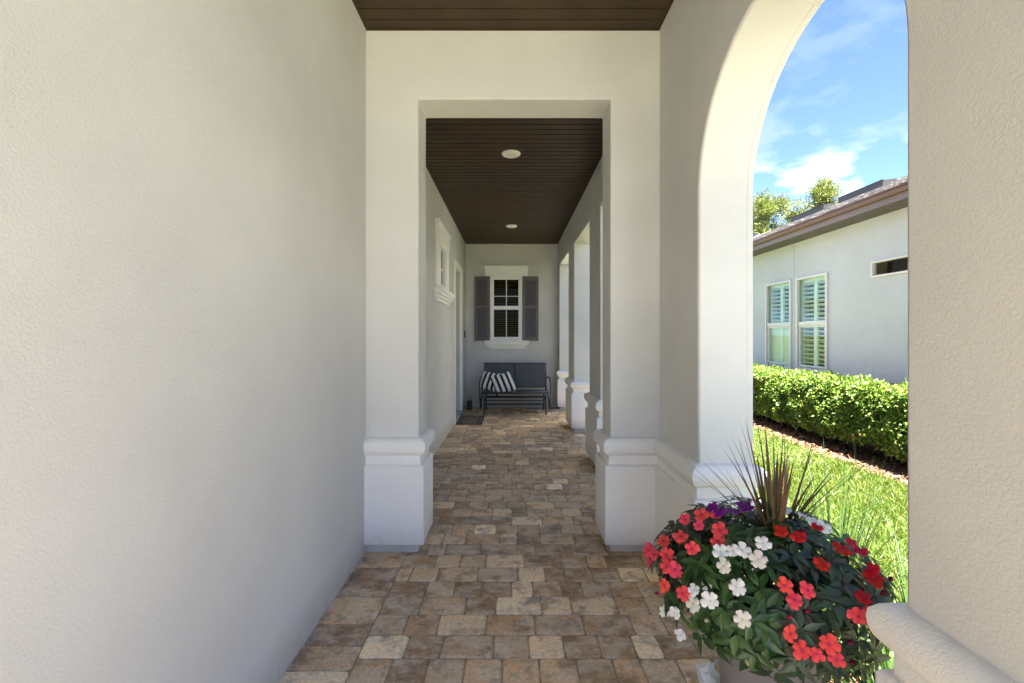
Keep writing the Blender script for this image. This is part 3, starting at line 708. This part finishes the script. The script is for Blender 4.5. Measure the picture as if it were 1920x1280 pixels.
for row in range(44):                                      # shingle courses, staggered butts standing proud
    x = 4.825 + row * .135; yy = -2.4 + rr.random() * .2
    while yy < 20.4:
        wd = rr.uniform(.14, .34); th = rr.uniform(.004, .014)
        if 2 < yy < 17 and x < RX - .15:
            z0, z1 = rz(x), rz(x + .15); mb.add([(x, yy, z0 + .001), (x, yy + wd - .006, z0 + .001), (x + .15, yy + wd - .006, z1 + .002), (x + .15, yy, z1 + .002), (x, yy, z0 + .004 + th), (x, yy + wd - .006, z0 + .004 + th), (x + .15, yy + wd - .006, z1 + .004), (x + .15, yy, z1 + .004)], [(4, 5, 6, 7), (0, 4, 5, 1), (1, 5, 6, 2), (0, 3, 7, 4)], int(rr.integers(0, 3)))
        yy += wd
M_SH = [plain('shingle_' + nme, c, rough=.95, var=.25, scale=40, bump=.6, bscale=300) for nme, c in (('tan', (.26, .235, .21)), ('grey', (.19, .18, .17)), ('brown', (.135, .12, .108)))]
obj('shingle_courses', mb, M_SH, roof, fix=False)
obj('fascia', MB().box(EX, EX + .025, -2.4, 20.4, 3.105, 3.23), M_FASC, nb)
g = MB(); gx = EX - .002
gp = [(gx, 3.262), (gx, 3.19), (gx - .045, 3.186), (gx - .062, 3.21), (gx - .066, 3.235), (gx - .085, 3.25), (gx - .085, 3.262), (gx - .078, 3.262), (gx - .058, 3.238), (gx - .052, 3.212), (gx - .042, 3.196), (gx - .008, 3.198), (gx - .008, 3.262)]
k = len(gp); g.add([(p[0], yv, p[1]) for yv in (-2.4, 20.4) for p in gp], [(i, (i + 1) % k, k + (i + 1) % k, k + i) for i in range(k)])
obj('gutter', g, M_GUT, nb)
s_ = MB(); yv = -2.4
while yv < 20.3:
    s_.box(EX + .026, NX + .01, yv, yv + .085, 3.112, 3.128); yv += .1
s_.box(EX + .026, NX + .01, -2.4, 20.4, 3.122, 3.14, 1); obj('soffit', s_, [M_SOFF, M_CEIL], nb)
for k, (y0, y1, z0, z1) in enumerate(WINS):
    e = empty('window', (NX, (y0 + y1) / 2, z0), nb)
    e['label'] = ['almond framed sash window with open plantation shutters, nearer of the pair', 'almond framed sash window whose lower shutters are closed', 'narrow high slot window with dark glass'][k]
    f = MB(); ring(f, y0 - .005, y1 + .005, z0 - .005, z1 + .005, .046 if k < 2 else .034, NX - .03, NX + .02, 'x', wb=.06 if k < 2 else .03, wt=.042 if k < 2 else .03)
    zm = (z0 + z1) / 2 + .0
    if k < 2:
        f.box(NX - .015, NX + .05, y0 + .054, y1 - .054, zm - .035, zm + .035)
        ring(f, y0 + .055, y1 - .055, z0 + .068, zm - .036, .035, NX + .0, NX + .055, 'x')
    obj('frame', f, M_TAN, e, bevel=.004)
    obj('pane', MB().box(NX + .022, NX + .027, y0 + .05, y1 - .05, z0 + .04, z1 - .04), M_GGLASS if k < 2 else M_GLASS, e)
    obj('room_shade_box', MB().box(NX + .2205, NX + .45, y0 - .2, y0 - .15, z0 - .1, z1 + .1).box(NX + .2205, NX + .45, y1 + .15, y1 + .2, z0 - .1, z1 + .1).box(NX + .45, NX + .5, y0 - .2, y1 + .2, z0 - .1, z1 + .1), M_DARK, e)  # boards behind the window, coloured near black for indoor shade
    if k < 2:
        p = MB(); xs = NX + .085; a, b_ = y0 + .0, y1 - .0
        # casing of white shutters: stiles and louvres
        for s0, s1 in ((a + .001, a + .07), ((a + b_) / 2 - .045, (a + b_) / 2 + .045), (b_ - .07, b_ - .001)): p.box(xs - .018, xs + .018, s0, s1, z0 + .001, z1 - .001)
        for s0, s1 in ((z0 + .001, z0 + .10), (zm - .05, zm + .05), (z1 - .10, z1 - .001)): p.box(xs - .016, xs + .016, a + .071, b_ - .071, s0, s1)
        zz = z0 + .14
        while zz < z1 - .12:
            closed = (k == 1 and zz < zm)
            if abs(zz - zm) > .07:
                for s0, s1 in ((a + .071, (a + b_) / 2 - .046), ((a + b_) / 2 + .046, b_ - .071)):
                    p.box(-.040, .040, s0, s1, -.005, .005, M=Matrix.Translation((xs, 0, zz)) @ Matrix.Rotation(R(78 if closed else 22), 4, 'Y'))
            zz += .078
        obj('shutter', p, M_PSHUT, e)
# off-ridge vents
for (y0, y1) in ((11.05, 12.56), (13.15, 14.70)):
    z0 = rz(9.0); v = MB()
    v.add([(9.0, yy, zz) if k_ == 0 else (9.34, yy, zz) for yy in (y0, y1) for (k_, zz) in ((0, z0 - .02), (0, z0 + .155), (1, rz(9.34) + .05), (1, rz(9.34) - .02))], [(0, 1, 2, 3), (7, 6, 5, 4), (0, 4, 5, 1), (1, 5, 6, 2), (2, 6, 7, 3)])
    v.box(8.975, 9.02, y0 - .015, y1 + .015, z0 + .150, z0 + .165)
    obj('roof_vent', v, M_VENT, nb)

# ------------------------------------------------------------------ hedge
def unit(v): return v / np.linalg.norm(v, axis=1, keepdims=True)
def hedge():
    e = empty('hedge', (4.42, 7, GZ)); tag(e, 'long clipped green hedge growing in mulch along the neighbouring wall', 'hedge')
    x0, x1, z0, z1, ya, yb = 4.06, 4.80, .06, .80, 1.0, 17
    mb = MB(); ny, k = 90, 14; V = []
    for i in range(ny + 1):
        y = ya + (yb - ya) * i / ny
        for j in range(k):
            a = 2 * math.pi * j / k; cx_, cz_ = (x0 + x1) / 2, (z0 + z1) / 2 - .04
            ca, sa = math.cos(a), math.sin(a); q = (abs(ca) ** 5 + abs(sa) ** 5) ** (-1 / 5)
            rr_ = 1 + .10 * mnoise.noise(Vector((ca * 1.5, y * 2.2, sa * 1.5)))
            V.append((cx_ + ca * q * rr_ * ((x1 - x0) / 2 - .10), y, max(.0, cz_ + sa * q * rr_ * ((z1 - z0) / 2 - .07))))
    F = [(i * k + j, i * k + (j + 1) % k, (i + 1) * k + (j + 1) % k, (i + 1) * k + j) for i in range(ny) for j in range(k)] + [tuple(range(k)), tuple(ny * k + j for j in range(k))]
    obj('shade_core', mb.add(V, F), M_HCORE, e, smooth=True)  # solid lumpy core, its dark colour imitates shade inside the hedge
    y = 4.2
    while y < 9:
        b0 = Vector((4.34 + random.gauss(0, .06), y, GZ - .02))
        obj('stem', MB().tube([b0, b0 + Vector((random.gauss(0, .03), random.gauss(0, .05), .15)), b0 + Vector((random.gauss(0, .06), random.gauss(0, .09), .32))], [.015, .012, .008], 6), M_BARK, e, smooth=True)
        y += random.uniform(.3, .5)
    N = 62000
    y = np.concatenate([rng.uniform(4.2, 9.2, int(N * .72)), rng.uniform(ya, yb, N - int(N * .72))])
    face = rng.random(N); P0 = np.zeros((N, 3)); NR = np.zeros((N, 3))
    lump = np.array([mnoise.noise(Vector((.3, v * 1.9, 0))) for v in y])
    fz = rng.random(N) ** .9
    fr_ = face < .56; tp = (face >= .56) & (face < .93); bk_ = face >= .93
    zb = z0 + .10 * (.5 + .9 * np.array([mnoise.noise(Vector((7.3, v * 2.6, 0))) for v in y]))
    P0[:, 1] = y
    P0[fr_, 2] = (zb + (z1 - zb) * fz)[fr_]; bulge = np.sin(np.clip((P0[:, 2] - z0) / (z1 - z0), 0, 1) * math.pi) ** .6
    P0[fr_, 0] = (x0 + .07 - .08 * bulge - .04 * lump)[fr_]; NR[fr_] = (-1, 0, .15)
    u = rng.random(N); P0[tp, 0] = (x0 + (x1 - x0) * u)[tp]; P0[tp, 2] = (z1 + .015 * lump - .10 * np.maximum(0, .12 - u) / .12 - .06 * np.maximum(0, u - .8) / .2)[tp]; NR[tp] = (0, 0, 1)
    P0[bk_, 0] = x1; P0[bk_, 2] = (z0 + (z1 - z0) * fz)[bk_]; NR[bk_] = (1, 0, 0)
    # small lumps from 3d noise
    nl = np.array([mnoise.noise(Vector((p[0] * 5, p[1] * 5, p[2] * 5))) for p in P0])
    P0 += NR * (.085 * nl - rng.exponential(.030, N))[:, None] + rng.normal(0, .008, (N, 3))
    stray = rng.random(N) < .035; P0[stray] += NR[stray] * rng.uniform(.02, .06, stray.sum())[:, None]
    D = unit(NR * .55 + rng.normal(0, .75, (N, 3)) + np.array([0, 0, .25])); UP = unit(NR * .8 + np.array([0, 0, .5]) + rng.normal(0, .55, (N, 3)))
    strips('leaves', P0, D, UP, rng.uniform(.026, .052, N), rng.uniform(.017, .030, N), [.25, 1, .85, .05], rng.uniform(-.3, .1, N), M_HEDGE, e, fold=.35)
    return e
hedge()

# ------------------------------------------------------------------ lawn and mulch
def lawn():
    def region(N, xa, xb, ya, yb): return np.stack([rng.uniform(xa, xb, N), rng.uniform(ya, yb, N), np.full(N, GZ - .005)], 1)
    P0 = np.concatenate([region(70000, 1.55, 3.85, 1.6, 5.2), region(36000, 1.5, 3.85, 5.2, 9.5), region(12000, 1.5, 3.8, 9.5, 18), region(4000, 1.5, 3.8, 1.0, 1.6)])
    edge = 3.80 + .06 * np.array([mnoise.noise(Vector((p[1] * 3, 0, 1))) for p in P0]); keep = P0[:, 0] < edge; P0 = P0[keep]; N = len(P0)
    patch = np.array([mnoise.noise(Vector((p[0] * 2.2, p[1] * 2.2, 0))) for p in P0])
    D = unit(rng.normal(0, .55, (N, 3)) * np.array([1, 1, .2]) + np.array([0, 0, .75])); UP = unit(rng.normal(0, 1, (N, 3)) * np.array([1, 1, .3]))
    ln_ = rng.uniform(.035, .085, N) * (1 + .35 * patch)
    o = strips('lawn', P0, D, UP, ln_, rng.uniform(.0032, .007, N), [.8, 1, .85, .05], rng.uniform(.1, .7, N), M_GRASS)
    return tag(o, 'bright green sunlit lawn between porch and hedge', 'lawn', kind='stuff')
lawn()
def mulch():
    N = 15000
    P0 = np.stack([rng.uniform(3.72, 4.5, N), rng.uniform(3, 11, N), GZ + rng.uniform(0, .018, N)], 1)
    Q = np.stack([rng.uniform(1.25, 1.60, 3000), rng.uniform(.5, 6, 3000), GZ + rng.uniform(0, .015, 3000)], 1); P0 = np.concatenate([P0, Q]); N = len(P0)
    D = unit(rng.normal(0, 1, (N, 3)) * np.array([1, 1, .25])); UP = unit(np.array([0, 0, 1.]) + rng.normal(0, .35, (N, 3)))
    o = strips('mulch', P0, D, UP, rng.uniform(.02, .065, N), rng.uniform(.007, .02, N), [.6, 1, .9, .4], rng.uniform(-.15, .15, N), M_CHIP, fold=.3, smooth=False)
    return tag(o, 'loose reddish brown wood chips along the hedge foot', 'mulch', kind='stuff')
mulch()

# border plants outside the arch
def border_grass(loc, N, Lr, Wd, lean, label, wisp=False):
    c = np.array(loc); a = rng.uniform(0, 2 * math.pi, N); rad = rng.random(N) ** .5 * .06
    P0 = c + np.stack([np.cos(a) * rad, np.sin(a) * rad, np.zeros(N)], 1)
    tilt = np.abs(rng.normal(0, lean, N)); D = np.stack([np.cos(a) * np.sin(tilt), np.sin(a) * np.sin(tilt), np.cos(tilt)], 1)
    UP = np.stack([np.cos(a), np.sin(a), -.2 * np.ones(N)], 1)
    o = strips('border_grass', P0, D, UP, rng.uniform(*Lr, N), rng.uniform(Wd * .7, Wd * 1.2, N), [.7, 1, .95, .8, .55, .04], rng.uniform(.1, .75, N) if not wisp else rng.uniform(.05, .45, N), M_BORDER, fold=.25, org=loc)
    return tag(o, label, 'border grass', 'grass plants along the porch edge')
border_grass((1.42, 1.70, GZ), 150, (.34, .60), .010, .55, 'lush strap-leaved grass plant between the flower pot and near pier')
border_grass((1.60, 2.25, GZ), 120, (.50, .90), .0055, .38, 'thin wispy grass plant rising above the lawn behind the flowers', True)
border_grass((1.30, 1.42, GZ), 110, (.30, .52), .009, .55, 'dark grass plant in the gap between the flower pot and the near pier base')
border_grass((1.80, 2.02, GZ), 85, (.32, .62), .0075, .6, 'dark bladed grass plant beside the near pier at the lawn edge')
border_grass((1.64, 2.70, GZ), 80, (.45, .70), .011, .33, 'green strap-leaved grass plant behind the spiky red blades')

# ------------------------------------------------------------------ pines
def pine(loc, h, cr_, seed, label, N=15000):
    r = np.random.default_rng(seed); e = empty('pine_tree', loc); tag(e, label, 'pine tree', 'pines beyond the neighbouring roof')
    L0 = Vector(loc); tr = MB()
    tr.tube([L0 + Vector((.15 * math.sin(i * .9 + seed), .1 * math.cos(i * 1.3), h * .96 * i / 8)) for i in range(9)], [.24 * (1 - .85 * i / 8) for i in range(9)], 8)
    ends = []
    for i in range(46):
        z = h * r.uniform(.50, .97); a = r.uniform(0, 6.28); f = 1 - ((z / h - .70) / .36) ** 2; ln_ = cr_ * max(.25, f) * r.uniform(.55, 1.1)
        p0 = L0 + Vector((0, 0, z)); p1 = p0 + Vector((math.cos(a) * ln_, math.sin(a) * ln_, ln_ * r.uniform(.05, .45)))
        pm = (p0 + p1) / 2 + Vector((0, 0, -.08 * ln_)); tr.tube([p0, pm, p1], [.06, .04, .015], 5)
        for q in range(5):
            f = r.uniform(.45, 1); pp = p0.lerp(p1, f) + Vector(r.normal(0, .22 * cr_ * .5, 3)); ends.append(pp)
    obj('trunk', tr, M_BARK, e, smooth=True)
    ends = np.array(ends); idx = r.integers(0, len(ends), N)
    P0 = ends[idx] + r.normal(0, .20, (N, 3)) * np.array([1, 1, .7]); D = unit((P0 - ends[idx]) * 2 + r.normal(0, .5, (N, 3)) + np.array([0, 0, .5])); UP = unit(r.normal(0, 1, (N, 3)))
    strips('crown', P0, D, UP, r.uniform(.18, .34, N), r.uniform(.028, .055, N), [.6, 1, .1], r.uniform(-.2, .2, N), M_PINE, e)
pine((16.6, 30, GZ), 10.4, 2.0, 1, 'bushy yellow-green pine, leftmost above the neighbouring roof')
pine((20.6, 31, GZ), 11.6, 1.9, 2, 'taller open pine rising behind the farther roof vent')
pine((14.6, 33, GZ), 9.2, 2.0, 5, 'low pine crown just clear of the arch edge')

# ------------------------------------------------------------------ planter with flowers
PC = Vector((.885, 1.58, 0))
pot = empty('flower_pot', PC); tag(pot, 'round taupe planter on the pavers overflowing with flowers', 'flower pot')
obj('body', MB().lathe([(.001, .004), (.125, .004), (.135, .015), (.150, .18), (.168, .40), (.182, .405), (.186, .415), (.186, .452), (.180, .458), (.168, .458), (.160, .44), (.155, .40)], PC, 48), M_POT, pot, smooth=True)
obj('soil', MB().lathe([(.001, .44), (.08, .435), (.159, .415)], PC, 24), M_SOILP, pot, smooth=True)
CE = np.array([.882, 1.60, .55]); RA = np.array([.35, .35, .24])
def ray_pt(px, py, scale=1.0):
    d = np.array([(px - 960) / 853.33, 1., (628 - py) / 853.33]); o = np.array([0, 0, 1.4])
    A = RA * scale; k = (o - CE) / A; q = d / A
    a, b_, c = q @ q, 2 * k @ q, k @ k - 1; ds = b_ * b_ - 4 * a * c
    tt = (-b_ - math.sqrt(ds)) / (2 * a) if ds > 0 else -b_ / (2 * a)
    p = o + d * tt; nn_ = (p - CE) / RA ** 2
    if ds <= 0: pass
    return p, nn_ / np.linalg.norm(nn_)
Z1 = lambda x, y: (1180 + x / 2.595, 800 + y / 2.595)
FL = {
 'coral_left': ([(350, 425), (340, 478), (425, 425), (430, 553), (441, 500), (305, 590), (252, 530), (92, 597), (122, 618), (180, 617), (182, 677), (222, 692), (170, 770), (258, 806), (105, 650), (270, 446), (165, 553)], M_CORAL),
 'white_front': ([(445, 606), (460, 675), (548, 598), (650, 565), (628, 645), (315, 790), (310, 860), (395, 846), (170, 893), (222, 905), (250, 1010), (550, 935), (520, 775), (505, 600)], M_WHITE),
 'coral_right': ([(755, 770), (868, 792), (1115, 920), (1172, 905), (1190, 965), (785, 1005), (840, 1085), (910, 1102), (970, 1055), (1008, 1130), (805, 838)], M_CORAL),
 'red_back': ([(940, 665), (1085, 560), (1125, 600), (1190, 735), (1178, 695), (1142, 825), (915, 485), (1035, 590), (825, 530), (742, 505)], M_RED),
 'purple_back': ([(405, 388), (440, 412), (505, 408), (552, 372), (575, 395)], M_PURPLE),
 'white_back': ([(752, 405), (850, 432), (912, 466), (945, 486)], M_WHITE),
}
LAB = {
 'coral_left': 'coral red flowering impatiens on the left side of the planter',
 'white_front': 'white flowering impatiens with green leaves at the front of the planter',
 'coral_right': 'bright coral flowering impatiens hanging over the front right of the planter',
 'red_back': 'deep red flowering impatiens with bronze leaves at the right back of the planter',
 'purple_back': 'purple flowering impatiens below the far pier base',
 'white_back': 'white flowering impatiens at the sunny back of the planter, behind the spikes'}
def flower_mesh(name, m, eye, seed, R0=.0265):
    r = np.random.default_rng(seed); nT, rings = 70, [0.10, .24, .45, .68, .86, 1.0]; V = [(0, 0, .001)]; F = []; MI = []; ph = r.uniform(0, 6.28); am = r.uniform(.8, 1.12, 5)
    for q in rings:
        for j in range(nT):
            tt = 2 * math.pi * j / nT; s5 = 5 * tt / (2 * math.pi); pi_ = int(s5) % 5; loc = (s5 % 1) - .5
            out_ = (.60 + .40 * max(0, math.cos(loc * math.pi)) ** .42) * am[pi_] - .085 * math.exp(-(loc / .10) ** 2)
            rad = R0 * q * (1 + (out_ - 1) * q ** 1.5)
            z = R0 * (.16 * q - .30 * q ** 3 * abs(loc * 2) ** 1.5 + .05 * math.sin(3 * tt + ph) * q * q - .10 * q * q + .05 * (pi_ % 2) * q)
            V.append((rad * math.cos(tt), rad * math.sin(tt), z))
    for j in range(nT): F.append((0, 1 + j, 1 + (j + 1) % nT)); MI.append(1)
    for k in range(len(rings) - 1):
        for j in range(nT):
            a = 1 + k * nT; F.append((a + j, a + nT + j, a + nT + (j + 1) % nT, a + (j + 1) % nT)); MI.append(0)
    me = bpy.data.meshes.new(name); me.from_pydata(V, [], F); me.materials.append(m); me.materials.append(eye); me.polygons.foreach_set('material_index', MI)
    me.polygons.foreach_set('use_smooth', [True] * len(F))
    a = me.attributes.new('rad', 'FLOAT', 'POINT'); a.data.foreach_set('value', np.array([0.] + [q for q in rings for _ in range(nT)], np.float32))
    a = me.attributes.new('rnd', 'FLOAT', 'POINT'); vals = [.5] + [float(.15 + .7 * am[(int(5 * j / nT)) % 5] - .25 + .22 * math.sin(j * 2.9) * (q_ > .3)) for q_ in rings for j in range(nT)]; a.data.foreach_set('value', np.clip(np.array(vals, np.float32), 0, 1))
    return me
EY_ = {'white_front': M_EYEG, 'white_back': M_EYEG}
view = np.array([0, 0, 1.4])
cents = {}; plants = {}
for key, (pts, m) in FL.items():
    pos = []
    meshes = [flower_mesh('flower', m, EY_.get(key, M_EYE), 10 * len(key) + s) for s in range(4)]
    if key == 'white_front': meshes.append(flower_mesh('flower', M_CREAM, M_EYEG, 99))
    P_ = []
    for i, (x, y) in enumerate(pts):
        px, py = Z1(x, y); p, nrm = ray_pt(px, py, 1.07 + .06 * random.random())
        P_.append((p, nrm))
    cen = np.mean([p for p, _ in P_], 0); cents[key] = cen
    e = empty('impatiens_plant', (CE[0] + (cen[0] - CE[0]) * .35, CE[1] + (cen[1] - CE[1]) * .35, .44)); tag(e, LAB[key], 'flowering plant', 'impatiens plants in the planter'); plants[key] = e
    for i, (p, nrm) in enumerate(P_):
        tov = view - p; tov /= np.linalg.norm(tov)
        f = nrm * .75 + tov * (.75 if key not in ('red_back', 'purple_back', 'white_back') else .35) + rng.normal(0, .28, 3) + np.array([0, 0, .15])
        q = Vector(f).to_track_quat('Z', 'Y') @ Quaternion((0, 0, 1), random.uniform(0, 6.28))
        me = meshes[(i * 3 + 1) % len(meshes)] if not (key == 'white_front' and i in (11, 4)) else meshes[-1]
        o = bpy.data.objects.new('flower', me); s = random.uniform(.80, 1.10) * (1.0 if key != 'white_back' else 1.1); o.scale = (s, s * random.uniform(.9, 1.05), s)
        finish(o, Vector(p), e, q)
# leaves in whorls over the dome
keys = list(FL); cm = np.array([cents[k] for k in keys]); acc = {k: [[], [], [], [], []] for k in keys}
def whorl(p, nrm, key, nl, L0, W0):
    up = Vector(nrm).normalized(); ref = up.orthogonal().normalized(); a0 = random.uniform(0, 6.28)
    for i in range(nl):
        a = a0 + 2 * math.pi * i / nl + random.gauss(0, .18); rd = Quaternion(up, a) @ ref
        d = (rd * 1.0 + up * random.uniform(-.05, .55) + Vector((0, 0, -.10))).normalized()
        ax = acc[key]; ax[0].append(np.array(p) + np.array(rd) * .006); ax[1].append(np.array(d)); ax[2].append(np.array(up)); ax[3].append(L0 * random.uniform(.72, 1.2)); ax[4].append(W0 * random.uniform(.8, 1.15))
cnt = 0; tries = 0
while cnt < 430 and tries < 5000:
    tries += 1
    u = rng.normal(0, 1, 3); u /= np.linalg.norm(u)
    if u[2] < -.55: continue
    sc_ = random.choice((1.0, 1.0, .96, .88, .75))
    lum = random.uniform(.92, 1.02) + .08 * mnoise.noise(Vector(u * 3.1)); p = CE + RA * u * sc_ * lum
    if p[2] < .43: continue
    nrm = u / RA; nrm /= np.linalg.norm(nrm)
    key = keys[int(np.argmin(np.linalg.norm(cm - p, axis=1) - np.array([.0, .05, .03, .02, -.03, 0])))]
    whorl(p, nrm * .85 + np.array([0, 0, .35]), key, random.randint(5, 8), .060, .0225); cnt += 1
for key in keys:
    ax = acc[key]
    if ax[0]:
        strips('foliage', ax[0], ax[1], ax[2], ax[3], ax[4], [.08, .72, 1, .78, .40, .02], rng.uniform(-.45, -.05, len(ax[0])), M_LEAFG if key.startswith('white') else M_LEAFD, plants[key], fold=.30)
    for i in range(7):
        q = Vector(ax[0][int(rng.integers(0, len(ax[0])))]); b0 = Vector((PC.x + random.gauss(0, .05), PC.y + random.gauss(0, .05), .43))
        obj('stem', MB().tube([b0, b0.lerp(q, .5) + Vector((0, 0, .04)), q], [.006, .005, .003], 5), M_LEAFD, plants[key], smooth=True)
# a few unopened buds among the leaves
bud = MB().lathe([(.0005, 0), (.004, .002), (.0062, .007), (.0055, .012), (.0025, .017), (.0004, .019)], (0, 0, 0), 10)
for key, m, nb_ in (('coral_left', M_CORAL, 7), ('coral_right', M_CORAL, 6), ('red_back', M_RED, 5), ('white_front', M_CREAM, 5)):
    bme = None
    for i in range(nb_):
        k_ = int(rng.integers(0, len(acc[key][0]))); p = acc[key][0][k_] + acc[key][2][k_] * .022
        q = Vector(acc[key][2][k_] + rng.normal(0, .4, 3)).to_track_quat('Z', 'Y')
        if bme is None:
            o = obj('bud', bud, m, plants[key], org=(0, 0, 0), smooth=True); bme = o.data; o.location = Vector(p) - ORG[plants[key].name]; o.rotation_mode = 'QUATERNION'; o.rotation_quaternion = q
        else: finish(bpy.data.objects.new('bud', bme), Vector(p), plants[key], q)
# bronze spike plant
N = 46; b0 = np.array([.90, 1.55, .715])
fan = np.concatenate([np.linspace(-.78, .74, 24) + rng.normal(0, .05, 24), rng.normal(0, .16, N - 24)]); dep = rng.normal(0, .28, N)
D = np.stack([np.sin(fan), np.sin(dep) * .8, np.cos(fan) * np.cos(dep)], 1); a = np.arctan2(D[:, 1], D[:, 0])
sp_ = strips('spike_plant', b0 + np.stack([np.cos(a), np.sin(a), 0 * a], 1) * .022, D, np.stack([np.cos(a), np.sin(a), .1 + 0 * a], 1), rng.uniform(.25, .42, N), rng.uniform(.008, .015, N), [.75, 1, .9, .66, .38, .02], rng.uniform(-.05, .16, N), M_SPIKE, fold=.35, org=tuple(b0))
tag(sp_, 'bronze spiky plant with upright sword leaves in the planter centre', 'spike plant')
# crumpled white plastic beside the pot
def crumple():
    mb = MB(); V = []; n, k = 14, 9
    for i in range(k):
        for j in range(n):
            th = math.pi * (i + .5) / k; ph = 2 * math.pi * j / n; d = Vector((math.sin(th) * math.cos(ph), math.sin(th) * math.sin(ph), math.cos(th)))
            r_ = .045 * (1 + .75 * mnoise.noise(d * 2.6 + Vector((3, 1, 2)))); V.append((.775 + d.x * r_ * .8, 1.80 + d.y * r_, .050 + d.z * r_ * 1.05))
    F = [(i * n + j, i * n + (j + 1) % n, (i + 1) * n + (j + 1) % n, (i + 1) * n + j) for i in range(k - 1) for j in range(n)] + [tuple(range(n)), tuple((k - 1) * n + j for j in range(n))]
    o = obj('crumpled_bag', mb.add(V, F), plain('white_plastic', (.72, .73, .75), rough=.4, var=.05)); return tag(o, 'small crumpled white bag on the pavers beside the pot', 'bag')
crumple()

# a little grit and leaf crumbs on the paving
N = 260
P0 = np.stack([np.where(rng.random(N) < .45, rng.uniform(XL + .01, XL + .10, N), rng.uniform(XL + .02, 1.2, N)), rng.uniform(1.5, 8.6, N), rng.uniform(.001, .003, N)], 1)
D = unit(rng.normal(0, 1, (N, 3)) * np.array([1, 1, .05])); UP = unit(np.array([0, 0, 1.]) + rng.normal(0, .2, (N, 3)))
M_GRIT = leafmat('grit', [(0, (.07, .045, .025)), (.5, (.28, .20, .12)), (.8, (.50, .44, .34)), (1, (.7, .68, .62))], rough=.9, transl=0, spec=.1)
tag(strips('grit', P0, D, UP, rng.uniform(.003, .011, N), rng.uniform(.002, .005, N), [.4, 1, .2], rng.uniform(0, .3, N), M_GRIT, fold=.2, smooth=False), 'grit and leaf crumbs scattered on the pavers', 'grit', kind='stuff')
